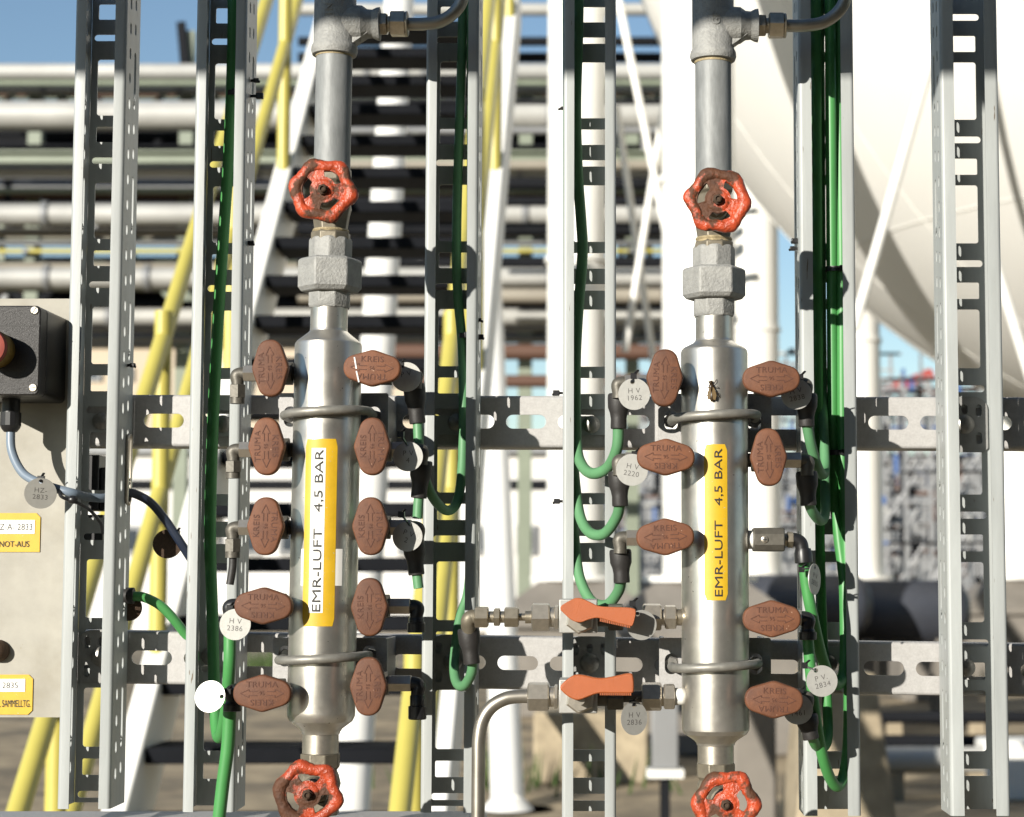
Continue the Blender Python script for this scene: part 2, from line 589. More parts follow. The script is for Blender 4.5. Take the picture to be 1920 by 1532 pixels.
# ------------------------------------------------------------------ pipe rack far behind
rack = [  # y centre, half height, material, Y, label
    (135, 16, 'pipew', 29.2, 'topmost pale pipe of the far rack, against blue sky'),
    (164, 13, 'pipew', 29.9, 'pale pipe just below the topmost pipe of the far rack'),
    (216, 27, 'pipew', 28.0, 'fattest pale pipe in the upper part of the far rack'),
    (322, 11, 'pipew', 28.6, 'thin pale pipe below the upper green beam of the rack'),
    (350, 12, 'pipeg', 29.6, 'grey pipe tucked under the thin pale pipe of the rack'),
    (402, 20, 'pipew', 28.2, 'stout pale pipe across the middle of the far rack'),
    (436, 9, 'pipeb', 29.0, 'slim tan pipe under the stout middle pipe of the rack'),
    (471, 4, 'yel', 28.4, 'thin yellow pipe crossing the open lattice of the rack'),
    (521, 20, 'pipew', 28.0, 'stout pale pipe level with the left union nut'),
    (594, 16, 'pipew', 28.6, 'pale pipe just above the black switch box'),
    (636, 8, 'pipeg', 29.5, 'lowest thin grey pipe of the far rack'),
]
for py, hh, mt, Y, lb in rack:
    c = P(0, py, Y)
    r = hh * S(Y)
    xa, xb = P(-120, py, Y).x, P(1245, py, Y).x
    ro_ = tag(MB().tube([(xa, Y, c.z), (xb, Y, c.z)], r, 18).build('rack_pipe', M[mt]), lb, 'pipe', 'horizontal pipes of the far rack')
    rq = random.Random(py)
    for k in range(3):
        xf = P(rq.uniform(-40, 1200), py, Y).x
        MB().lathe([(0, r * 1.02), (0, r * 1.25), (0.09, r * 1.25), (0.09, r * 1.02)], (xf, Y, c.z), (1, 0, 0), 18).build('flange', M['pipeg'], ro_)
beams = [(262, 17, 'dark', 31.0, 'beam coloured dark as shade under the fattest upper pipe of the rack'), (293, 12, 'green', 28.0, 'green grey beam across the upper rack'),  # near-black beams paint in the structure's shade between the pipes
         (375, 8, 'dark', 31.0, 'thin beam coloured dark as shade between two pale rack pipes'), (563, 15, 'dark', 31.0, 'beam coloured dark as shade below the stout lower rack pipe'),
         (612, 6, 'dark', 30.6, 'lowest dark beam of the far rack')]
for py, hh, mt, Y, lb in beams:
    c = P(0, py, Y)
    r = hh * S(Y)
    xa, xb = P(-120, py, Y).x, P(1245, py, Y).x
    m = MB()
    m.box(xa, xb, Y, Y + 0.25, c.z - r, c.z - r + 0.03)
    m.box(xa, xb, Y, Y + 0.25, c.z + r - 0.03, c.z + r)
    m.box(xa, xb, Y + 0.11, Y + 0.14, c.z - r + 0.028, c.z + r - 0.028)
    tag(m.build('rack_beam', M[mt]), lb, 'beam', 'beams of the far rack')
# thin lines, cable ladders and lattice inside the rack
rn = random.Random(21)
tb_ = thing('pipe_bundle', (P(500, 400, 30.5).x, 30.5, P(0, 640, 30.5).z), 'tangle of thin dark and grey lines running inside the far rack', 'pipe bundle')
for py in (148, 178, 184, 246, 252, 275, 281, 306, 312, 336, 341, 362, 368, 384, 424, 447, 452, 459, 486, 492, 544, 548, 574, 579, 606, 622, 628, 648):
    Y = rn.uniform(29.6, 32.5)
    c = P(0, py, Y)
    MB().tube([(P(-120, py, Y).x, Y, c.z), (P(1245, py, Y).x, Y, c.z)], rn.uniform(2.0, 5.5) * S(Y), 8).build('line', M[rn.choice(['dark', 'dark', 'pipeg', 'rustp', 'green', 'pipeb'])], tb_)
for py, hh in ((156, 6), (201, 5), (240, 7), (300, 6), (331, 6), (358, 6), (388, 7), (416, 6), (455, 6), (498, 7), (540, 6), (571, 7), (615, 7)):
    Y = rn.uniform(28.3, 29.4)
    c = P(0, py, Y)
    MB().tube([(P(-120, py, Y).x, Y, c.z), (P(1245, py, Y).x, Y, c.z)], hh * S(Y), 10).build('line', M[rn.choice(['pipeg', 'pipeg', 'green', 'dark', 'pipeb'])], tb_)
for k in range(60):
    px = rn.uniform(-60, 1240)
    py0 = rn.choice([150, 250, 300, 420, 540])
    Y = rn.uniform(29.4, 31.5)
    a, b = P(px, py0, Y), P(px + rn.choice([0, 0, 0, 30, -30]), py0 + rn.uniform(40, 110), Y)
    MB().bar(a, b, 0.09, 0.09).build('upright', M[rn.choice(['dark', 'green', 'pipeg'])], tb_)
# second rack seen between the stair and the tank
rack2 = [(18, 12, 'pipew', 'pale pipe at the very top between stair and tank leg'), (78, 9, 'dark', 'uppermost dark pipe between stair and tank leg'), (108, 10, 'dark', 'second dark pipe between stair and tank leg'),
         (190, 6, 'dark', 'thin dark pipe above the middle between stair and leg'), (245, 7, 'pipeg', 'slim grey pipe between stair and tank leg'),
         (310, 10, 'pipeb', 'tan pipe above middle between stair and tank leg'), (345, 12, 'dark', 'dark pipe right under the tan pipe beside the stair'),
         (378, 9, 'dark', 'dark pipe just above the stout rack pipe beside the stair'), (430, 13, 'dark', 'thick dark pipe under the stout rack pipe beside the stair'),
         (493, 9, 'dark', 'dark pipe near the left union nut level beside the stair'),
         (555, 14, 'pipeb', 'fat tan pipe level with the union nuts beside the stair'), (660, 15, 'rustp', 'rust brown pipe low beside the stair'), (715, 12, 'rustp', 'lowest rust brown pipe beside the stair')]
for py, hh, mt, lb in rack2:
    Y = 24.0 + (py % 7) * 0.2
    c = P(0, py, Y)
    xa, xb = P(560, py, Y).x, P(1240, py, Y).x
    tag(MB().tube([(xa, Y, c.z), (xb, Y, c.z)], hh * S(Y), 14).build('rack_pipe', M[mt]), lb, 'pipe', 'pipes of the rack beside the tank')
for n, (px, lb) in enumerate([(60, 'leftmost green grey rack trestle with knee braces'), (345, 'green grey rack trestle with a mast between the two left trays'), (985, 'green grey rack trestle between stair and tank leg'), (1185, 'green grey rack trestle beside the tie rods')]):
    b = P(px, 560, 30.2)
    t = thing('rack_trestle', (b.x, b.y, 0), lb, 'trestle', 'trestles of the far rack')
    ht = P(px, 60 if n == 1 else 150, 30.2).z
    m = MB()
    m.box(b.x - 0.11, b.x + 0.11, b.y - 0.1, b.y + 0.1, 0, ht)
    m.build('post', M['green'], t)
    for sgn in (-1, 1):
        z = P(px, 560, 30.2).z
        MB().bar((b.x, b.y - 0.02, z - 0.2), (b.x + sgn * 1.15, b.y - 0.02, z + 1.0), 0.12, 0.12).build('brace', M['green' if n % 2 else 'dark'], t)
        z = P(px, 190, 30.2).z
        MB().bar((b.x, b.y - 0.02, z + 0.5), (b.x + sgn * 0.7, b.y - 0.02, z - 0.2), 0.08, 0.08).build('brace', M['green'], t)
    if n == 1:
        MB().bar((b.x + 0.02, b.y - 0.15, ht - 1.0), (b.x - 0.1, b.y - 0.15, ht + 0.12), 0.14, 0.1).build('mast_head', M['dark'], t)

# ------------------------------------------------------------------ far buildings
def building(name, px0, px1, py0, Y, depth, wm, lb, wins, roof=None, bands=()):
    a, b = P(px0, py0, Y), P(px1, py0, Y)
    t = thing(name, ((a.x + b.x) / 2, Y, 0), lb, 'building')
    m = MB()
    m.box(a.x, b.x, Y, Y + depth, 0, a.z)
    wobj = m.build('wall', wm, t)
    MB().box(a.x - 0.3, b.x + 0.3, Y - 0.3, Y + depth, a.z + 0.01, a.z + 0.35).build('roof', roof or M['dark'], t)
    for (x0, x1, y0, y1) in wins:
        p, q = P(x0, y0, Y), P(x1, y1, Y)
        f = MB().box(p.x, q.x, Y - 0.12, Y + 0.02, q.z, p.z).build('window', M['pipeg'], t)
        MB().box(p.x + 0.12, q.x - 0.12, Y - 0.16, Y - 0.122, q.z + 0.12, p.z - 0.12).build('pane', M['glass'], f)
    for (y0, y1, mt) in bands:
        MB().box(a.x, b.x, Y - 0.06, Y - 0.003, P(0, y1, Y).z, P(0, y0, Y).z).build('wall_band', M[mt], t)
    return t

building('plant_building', 130, 780, 650, 70, 15, M['tan'], 'far tan flat roofed building left of the left manifold', [(160 + k * 60, 190 + k * 60, 690, 715) for k in range(10)])
building('white_hall', -60, 1060, 852, 52, 10, M['hall'], 'low white hall with dark window bands across the left middle distance',
         [(80 + k * 74, 118 + k * 74, 985, 1040) for k in range(13)], roof=M['pipeg'], bands=((900, 918, 'dark'),))

building('process_hall', 1090, 2150, 872, 120, 20, M['pipeg'], 'long grey process hall on the horizon behind the scaffolding', [(1110 + k * 60, 1140 + k * 60, 930, 975) for k in range(17)])

# ------------------------------------------------------------------ scaffolding far right
def scaffold(px0, px1, py0, Ys, lb, seed):
    rnd = random.Random(seed)
    a, b = P(px0, py0, Ys[0]), P(px1, py0, Ys[0])
    t = thing('scaffold', ((a.x + b.x) / 2, Ys[0], 0), lb, 'scaffold', 'scaffolding beyond the tank')
    m = MB(); boards = {k: MB() for k in ('bluep', 'pipew', 'rustp', 'dark', 'pipeg')}
    for Y in Ys:
        a, b = P(px0, py0, Y), P(px1, py0, Y)
        n = max(2, int((b.x - a.x) / 0.7))
        top = a.z
        ox = rnd.uniform(0, 0.8)
        for k in range(n + 1):
            x = a.x + ox + (b.x - a.x) * k / n
            m.tube([(x, Y, 0), (x, Y, top * rnd.uniform(0.85, 1.0))], 0.07, 5)
            if rnd.random() < 0.7:
                z = rnd.uniform(0, top - 3)
                m.tube([(x, Y, z), (x + 1.3, Y, z + 2.0)], 0.05, 5)
        z = rnd.uniform(0.8, 1.6)
        while z < top:
            m.tube([(a.x, Y, z), (b.x, Y, z)], 0.06, 5)
            for k in range(int(n * 1.6)):
                x = rnd.uniform(a.x, b.x)
                c = rnd.choice(['bluep', 'pipew', 'pipeg', 'rustp', 'dark', 'dark'])
                w_, h_ = rnd.choice([(2.2, 0.09), (1.4, 0.07), (0.9, 0.12), (0.10, 0.9), (0.14, 0.6), (0.3, 0.25)]); boards[c].box(x, x + w_ * rnd.uniform(0.6, 1.2), Y - 0.1, Y + 0.1, z - 0.05, z - 0.05 + h_)
            z += rnd.choice([0.6, 1.0, 1.3])
    stuff(m.build('tubes', M['scaf'], t, fix=False))
    for k, bmb in boards.items():
        if bmb.v:
            stuff(bmb.build('boards', M[k], t, fix=False))
    return t

scaffold(1640, 1960, 700, (62, 67, 73, 80, 88), 'distant maze of scaffolding poles and boards between the right trays', 3)
scaffold(1130, 1300, 690, (64, 70, 78, 85), 'distant maze of scaffolding left of the right manifold', 5)
scaffold(1440, 1640, 660, (66, 74, 84), 'distant maze of scaffolding behind the tray with green hoses', 9)
a, b = P(1650, 738, 75), P(1748, 700, 75)
tag(MB().bar(a, b, 0.5, 0.40, up=(0, 0, 1)).build('crane_boom', M['redp']), 'sloping red boom just below the white sphere', 'boom')

# ------------------------------------------------------------------ things on the ground behind
def pier(px0, px1, py0, Y, mt, lb, taper=0.0, dep=0.6):
    a, b = P(px0, py0, Y), P(px1, py0, Y)
    vs = []
    for z, g_ in ((0, taper), (a.z, 0)):
        vs += [(a.x - g_, Y - g_, z), (b.x + g_, Y - g_, z), (b.x + g_, Y + dep, z), (a.x - g_, Y + dep, z)]
    m = MB().add(vs, [(3, 2, 1, 0), (4, 5, 6, 7), (0, 1, 5, 4), (1, 2, 6, 5), (2, 3, 7, 6), (3, 0, 4, 7)])
    return tag(m.build('concrete_pier', M[mt], bevel=0.02), lb, 'pier', 'concrete piers on the ground behind')
pier(1520, 1642, 1262, 8.6, 'conc', 'tapering sandy concrete pier behind the tray with green hoses', 0.12, 0.8)
pier(1372, 1455, 1285, 9.6, 'concg', 'brownish concrete pier right of the right manifold foot', 0.0, 0.8)
pier(1000, 1215, 1335, 12.6, 'conc', 'broad low sandy concrete block between the two left fittings and the right manifold', 0.0, 1.2)
pier(1690, 1790, 1105, 22.0, 'concg', 'dark grey concrete pier far behind between the two right trays', 0.0, 1.2)
pier(1470, 1560, 1150, 18.0, 'concg', 'squat grey concrete pier beyond the green hoses', 0.0, 1.2)
# cabinet
a, b = P(1222, 1318, 10.0), P(1272, 1442, 10.0)
cb = thing('field_cabinet', (a.x, 10, 0), 'small grey field cabinet on a post left of the right manifold foot', 'cabinet')
MB().box(a.x, b.x, 10, 10.12, b.z, a.z).build('housing', M['pipeg'], cb, bevel=0.008)
MB().box(a.x - 0.03, b.x + 0.03, 9.96, 10.14, b.z - 0.05, b.z - 0.002).build('base_plate', M['white'], cb)
MB().box((a.x + b.x) / 2 - 0.03, (a.x + b.x) / 2 + 0.03, 10.03, 10.09, 0, b.z - 0.052).build('post', M['dark'], cb)
# low pipes lying on the ground to the right
for py, Y, r, mt, lb in ((1392, 12.5, 0.055, 'dark', 'low dark pipe crossing the ground at the lower right'), (1345, 14.5, 0.05, 'dark', 'second low dark pipe crossing the ground further back'),
                         (1425, 11.6, 0.09, 'pipew', 'low pale pipe lying on the ground at the lower right')):
    c = P(1600, py, Y)
    xa, xb = P(1610, py, Y).x, P(2050, py, Y).x
    t = thing('ground_pipe', (xa, Y, 0), lb, 'pipe', 'low pipes at the lower right')
    MB().tube([(xa, Y, c.z), (xb, Y, c.z)], r, 12).build('pipe', M[mt], t)
    for k in range(3):
        x = xa + (xb - xa) * (0.15 + 0.35 * k)
        MB().box(x - 0.06, x + 0.06, Y - 0.06, Y + 0.06, 0, c.z - r * 0.9).build('stand', M['conc'], t)
a = P(1890, 1390, 11.5)
tag(MB().box(a.x - 0.15, a.x + 0.22, 11.5, 11.9, 0, a.z).build('white_bin', M['white'], bevel=0.02), 'white box on the ground at the right edge', 'box')
# dark drums beyond the plinths
for px, py, Y, L_, r_, lb in ((1500, 1135, 17.5, 0.55, 0.30, 'dark rounded drum lying behind the green hoses'), (1690, 1150, 18.5, 0.55, 0.34, 'dark rounded drum lying between the two right trays')):
    c = P(px, py, Y)
    t = thing('storage_drum', (c.x, Y, 0), lb, 'drum', 'dark drums beyond the plinths')
    m = MB(); m.lathe([(-L_ - 0.16, 0.02), (-L_ - 0.13, r_ * 0.55), (-L_ - 0.06, r_ * 0.86), (-L_, r_), (L_, r_), (L_ + 0.06, r_ * 0.86), (L_ + 0.13, r_ * 0.55), (L_ + 0.16, 0.02)], c, (1, 0, 0), 28)
    m.build('shell', M['drum'], t, angle=50)
    for sg in (-1, 1):
        MB().box(c.x + sg * L_ * 0.7 - 0.07, c.x + sg * L_ * 0.7 + 0.07, Y - r_ * 0.7, Y + r_ * 0.7, 0, c.z - r_ * 0.75).build('saddle', M['concg'], t)
# grass tufts
rnd = random.Random(4)
m = MB()
for cx, cy, Y, n in ((1000, 1460, 12.2, 14), (1120, 1450, 12.3, 12), (1830, 1190, 25, 120), (905, 1470, 12.4, 40), (640, 1180, 30, 200), (500, 1175, 31, 200)):
    c = P(cx, cy, Y)
    for k in range(n):
        x, y = c.x + rnd.gauss(0, 0.4), Y + rnd.gauss(0, 0.3)
        h = rnd.uniform(0.1, 0.35)
        dx = rnd.uniform(-0.1, 0.1)
        m.add([(x - 0.012, y, 0), (x + 0.012, y, 0), (x + dx, y + rnd.uniform(-0.08, 0.08), h)], [(0, 1, 2)])
o = stuff(m.build('grass_tufts', M['grass'], fix=False))
tag(o, 'tufts of green grass growing on the bare ground', 'grass')

# unseen building added behind the camera to cut sky fill, right of the sun
wb = thing('sky_blocker', (12, -14, 0), 'unseen tall dark building added behind the camera to cut sky light', 'building')
MB().box(-2.2, 28, -26, -9, 0, 15).build('wall', M['brick'], wb)
MB().box(-2.5, 28.3, -26.3, -8.7, 15.003, 15.5).build('roof', M['dark'], wb)
for r_ in range(4):
    for k in range(7):
        x = 0.2 + k * 3.6
        f_ = MB().box(x, x + 1.6, -9.02, -8.9, 1.6 + r_ * 3.4, 3.6 + r_ * 3.4).build('window', M['pipeg'], wb)
        MB().box(x + 0.1, x + 1.5, -8.896, -8.88, 1.7 + r_ * 3.4, 3.5 + r_ * 3.4).build('pane', M['glass'], f_)

# overhead pipe in front of the rig, above the frame: its shade lies along the top of the trays
q = P(960, 70, 0.0) + SUN * 1.35
hp = thing('overhead_duct', (0, q.y, q.z), 'square grey overhead duct in front of the rig above eye level', 'duct')
MB().box(-1.6, 1.2, q.y - 0.12, q.y, q.z, q.z + 0.24).build('duct', M['pipeg'], hp, bevel=0.01)
for x in (-1.5, 1.1):
    MB().box(x - 0.03, x + 0.03, q.y - 0.09, q.y - 0.03, 0, q.z - 0.001).build('support_post', M['green'], hp)

# ================================================================== the rig: trays and rails
TD = 0.055       # tray depth
def tray(l, r, bot, top_anchor, flip, lip, lb, name='cable_tray'):
    xl, xr = P(l, 766, 0).x, P(r, 766, 0).x
    zt, zb = P(l, -40, 0).z, P(l, bot, 0).z
    xc = (xl + xr) / 2
    t = thing(name, (xc, TD, zb), lb, 'cable tray', 'upright slotted cable trays')
    # web with slots
    za = P(r, top_anchor, TD).z            # top of a long opening
    per = 0.1225
    hw, sw = 0.0165, 0.0203
    holes = []
    seq = [('r', 0.0, 0.056), ('s', 0.067, 0.0155), ('o', 0.0975, 0.0065)] if not flip else [('r', 0.0, 0.0575), ('o', 0.074, 0.0068), ('s', 0.096, 0.0162)]
    for k in range(-3, 9):
        for kind, o_, h in seq:
            top = za - k * per - o_
            b_ = top - h
            if top > zt - 0.004 or b_ < zb + 0.004:
                continue
            if kind == 'r':
                holes.append(rrect(xc - hw, xc + hw, b_, top, 0.0028))
            elif kind == 's':
                holes.append(rrect(xc - hw, xc + hw, b_, top, 0.0016))
            else:
                holes.append(rrect(xc - sw, xc + sw, b_, top, 0.01))
    g_ = plate_geo([(xl + 0.0016, zb), (xr - 0.0016, zb), (xr - 0.0016, zt), (xl + 0.0016, zt)], holes, 0.0015)
    MB().geo(g_, lambda u, v, w_: (u, TD + w_, v)).build('web', M['tray'], t, fix=False)
    # flanges with oval holes and inward lips
    for sx, x in ((1, xl), (-1, xr)):
        holes = []
        for k in range(-3, 9):
            base = za - k * per - 0.004
            for j in range(5):
                c = base - 0.0265 * 0 - j * per / 5
                if c + 0.008 < zt and c - 0.008 > zb:
                    holes.append(rrect(0.0145, 0.0205, c - 0.0055, c + 0.0055, 0.003, 4))
                    if j >= 2 + (0 if not flip else 0):
                        holes.append(rrect(0.0335, 0.0395, c - 0.0055 + 0.004, c + 0.0055 + 0.004, 0.003, 4))
            if base + 0.001 < zt and base - 0.052 > zb:
                holes.append(rrect(0.0335, 0.041, base - 0.044, base + 0.006, 0.0035, 4))
        g_ = plate_geo([(0.0035, zb), (TD - 0.0008, zb), (TD - 0.0008, zt), (0.0035, zt)], holes, 0.0015)
        m = MB().geo(g_, lambda u, v, w_: (x + sx * 0.00075 + w_, u, v))
        # rolled corner and lip
        rad = 0.0035
        outer, inner = [], []
        for k in range(6):
            a = math.pi / 2 * k / 5
            outer.append((x + sx * (rad - rad * math.cos(a)), rad - rad * math.sin(a)))
            inner.append((x + sx * (rad - (rad - 0.0015) * math.cos(a)), rad - (rad - 0.0015) * math.sin(a)))
        outer.append((x + sx * lip, 0.0)); inner.append((x + sx * lip, 0.0015))
        poly = outer + inner[::-1]
        m.prism(poly, lambda u, v, w_: (u, v, w_), zb, zt)
        m.build('flange', M['tray'], t, fix=False, angle=40)
    return t, xc

T = {}
T[1], c1 = tray(124, 222, 1517, 112, False, 0.0108, 'leftmost slotted grey cable tray beside the beige switch panel')
T[2], c2 = tray(355, 451, 1523, 119, False, 0.0102, 'slotted grey cable tray carrying the single dark green hose left of the left manifold')
T[3], c3 = tray(794, 894, 1524, 116, False, 0.0102, 'slotted grey cable tray just right of the left manifold')
T[4], c4 = tray(1055, 1155, 1534, 117, False, 0.0104, 'slotted grey cable tray behind the two orange levers')
T[5], c5 = tray(1502, 1607, 1530, 117, True, 0.0122, 'slotted grey cable tray holding the bundle of green hoses')
T[6], c6 = tray(1772, 1882, 1530, 117, True, 0.0128, 'empty rightmost slotted grey cable tray')

def rail(pyl, pyr, px0, px1, slotpx, lb):
    Y = TD + 0.003
    a, b = P(300, pyl, Y), P(1700, pyr, Y)
    sl_ = (b.z - a.z) / (b.x - a.x)
    x0, x1 = P(px0, pyl, Y).x, P(px1, pyl, Y).x
    H = 0.0505
    def zt(x):
        return a.z + (x - a.x) * sl_
    t = thing('support_rail', (x0, Y, zt(x0) - H), lb, 'rail', 'horizontal support rails')
    xs = P(slotpx, pyl + 50, Y).x
    holes = []
    k = -40
    while k < 60:
        c = xs + k * 0.0502
        k += 1
        if c - 0.022 < x0 or c + 0.022 > x1:
            continue
        holes.append(rrect(c - 0.0195, c + 0.0195, -H / 2 - 0.0068, -H / 2 + 0.0068, 0.0068, 6))
    r = 0.003
    g_ = plate_geo([(x0, -H + r), (x1, -H + r), (x1, -r), (x0, -r)], holes, 0.0025)
    m = MB().geo(g_, lambda u, v, w_: (u, Y + 0.00125 + w_, zt(u) + v))
    for top in (True, False):
        prof = []
        for k in range(5):
            an = math.pi / 2 * k / 4
            prof.append((r - r * math.sin(an), r - r * math.cos(an)))     # (y, inset)
        prof = prof[::-1] if False else prof
        pts_o = [(Y + p[0] if False else Y + r - r * math.cos(math.pi / 2 * k / 4), r - r * math.sin(math.pi / 2 * k / 4)) for k, p in enumerate(prof)]
        # from web plane (y=Y, inset r) to flange plane (y=Y+r, inset 0)
        pts_o.append((Y + 0.035, 0.0))
        pts_i = [(Y + 0.035, 0.0025)] + [(Y + r - (r - 0.0024) * math.cos(math.pi / 2 * k / 4), r - (r - 0.0024) * math.sin(math.pi / 2 * k / 4)) for k in range(4, -1, -1)]
        poly = pts_o + pts_i
        if top:
            m.prism(poly, lambda u, v, w_: (w_, u, zt(w_) - v), x0, x1)
        else:
            m.prism(poly, lambda u, v, w_: (w_, u, zt(w_) - H + v), x0, x1)
    m.build('channel', M['rail'], t, fix=False, angle=40)
    return t, zt
R1, z1 = rail(740, 744, 150, 2060, 307, 'upper slotted grey support rail running behind all the trays')
R2, z2 = rail(1184, 1204, 134, 2060, 284.5, 'lower slotted grey support rail running behind all the trays')
# bottom beam
a = P(0, 1524, TD)
b2 = thing('base_beam', (P(400, 1524, TD).x, TD, a.z - 0.06), 'weathered grey base beam along the bottom edge under the trays', 'beam')
MB().box(P(-80, 1524, 0.03).x, P(905, 1524, 0.03).x, 0.028, 0.10, a.z - 0.06, a.z - 0.0035).build('beam', M['rail'], b2, bevel=0.003)

# splice plates and domed bolts inside the trays
def dome(m, x, y, z, r):
    m.lathe([(0, r), (0.0012, r), (0.0026, r * 0.82), (0.0036, r * 0.5), (0.004, 0.0002)], (x, y, z), (0, -1, 0), 20)
def bolt(tr, px, py, r=0.0085, Y=TD - 0.0012):
    p = P(px, py, Y)
    m = MB(); dome(m, p.x, Y, p.z, r); m.build('bolt', M['bolt'], tr)
def splice(tr, xc, py0, py1, px_ref):
    Y = TD - 0.0026
    zt_, zb_ = P(px_ref, py0, Y).z, P(px_ref, py1, Y).z
    hw = 0.0222
    zc = (zt_ + zb_) / 2
    out = [(-hw, zb_ + 0.004), (-hw + 0.004, zb_), (hw - 0.004, zb_), (hw, zb_ + 0.004), (hw, zt_ - 0.012)]
    for k in range(1, 9):
        an = math.pi / 2 * k / 8
        out.append((hw - 0.014 + 0.014 * math.cos(an), zt_ - 0.012 + 0.012 * math.sin(an)))
    for k in range(0, 8):
        an = math.pi / 2 * k / 8
        out.append((-hw + 0.014 - 0.014 * math.sin(an), zt_ - 0.012 + 0.012 * math.cos(an)))
    out.append((-hw, zt_ - 0.012))
    holes = [rrect(sx * 0.0135 - 0.003, sx * 0.0135 + 0.003, zc + sz * 0.0135 - 0.0058, zc + sz * 0.0135 + 0.0058, 0.003, 4) for sx in (-1, 1) for sz in (-1, 1)]
    holes.append(rrect(-0.003, 0.003, zc + 0.010, zc + 0.019, 0.003, 4))
    g_ = plate_geo(out, holes, 0.002)
    o = MB().geo(g_, lambda u, v, w_: (xc + u, Y + w_, v)).build('splice_plate', M['plate'], tr, fix=False)
    m = MB(); dome(m, xc, Y - 0.001, zc, 0.0092); m.build('bolt', M['bolt'], o)
splice(T[1], c1, 1181, 1281, 180)
splice(T[3], c3, 1190, 1292, 850)
splice(T[4], c4, 1193, 1294, 1106)
splice(T[6], c6, 744, 848, 1815)
for tr, px, py in ((T[2], 418, 795), (T[3], 856, 792), (T[4], 1109, 796), (T[5], 1545, 790), (T[2], 394, 1230), (T[5], 1553, 1245), (T[6], 1812, 1252), (T[1], 190, 790)):
    bolt(tr, px, py)

# ================================================================== manifolds
YM = -0.065
SM = S(YM)
RB = 63 * SM            # manifold body radius
AXES = {1: (P(627, 100, YM), P(601, 1390, YM)), 2: (P(1337, 110, YM), P(1342, 1400, YM))}

def axis_at(i, z):
    a, b = AXES[i]
    t = (z - a.z) / (b.z - a.z)
    return a + (b - a) * t

def zpx(py, Y=YM):
    return P(0, py, Y).z

def surf(i, z, ang, R):
    c = axis_at(i, z)
    return Vector((c.x + R * math.sin(ang), c.y - R * math.cos(ang), z))

def turned(i, prof, seg=40, ph=0.0):
    """prof in (photo row, radius px) from top to bottom, on the manifold axis"""
    a, b = AXES[i]
    ax = (a - b).normalized()
    m = MB()
    base = axis_at(i, zpx(prof[-1][0]))
    pr = [((zpx(py) - base.z) / ax.z, r * SM) for py, r in prof][::-1]
    m.lathe(pr, base, ax, seg, ph)
    return m

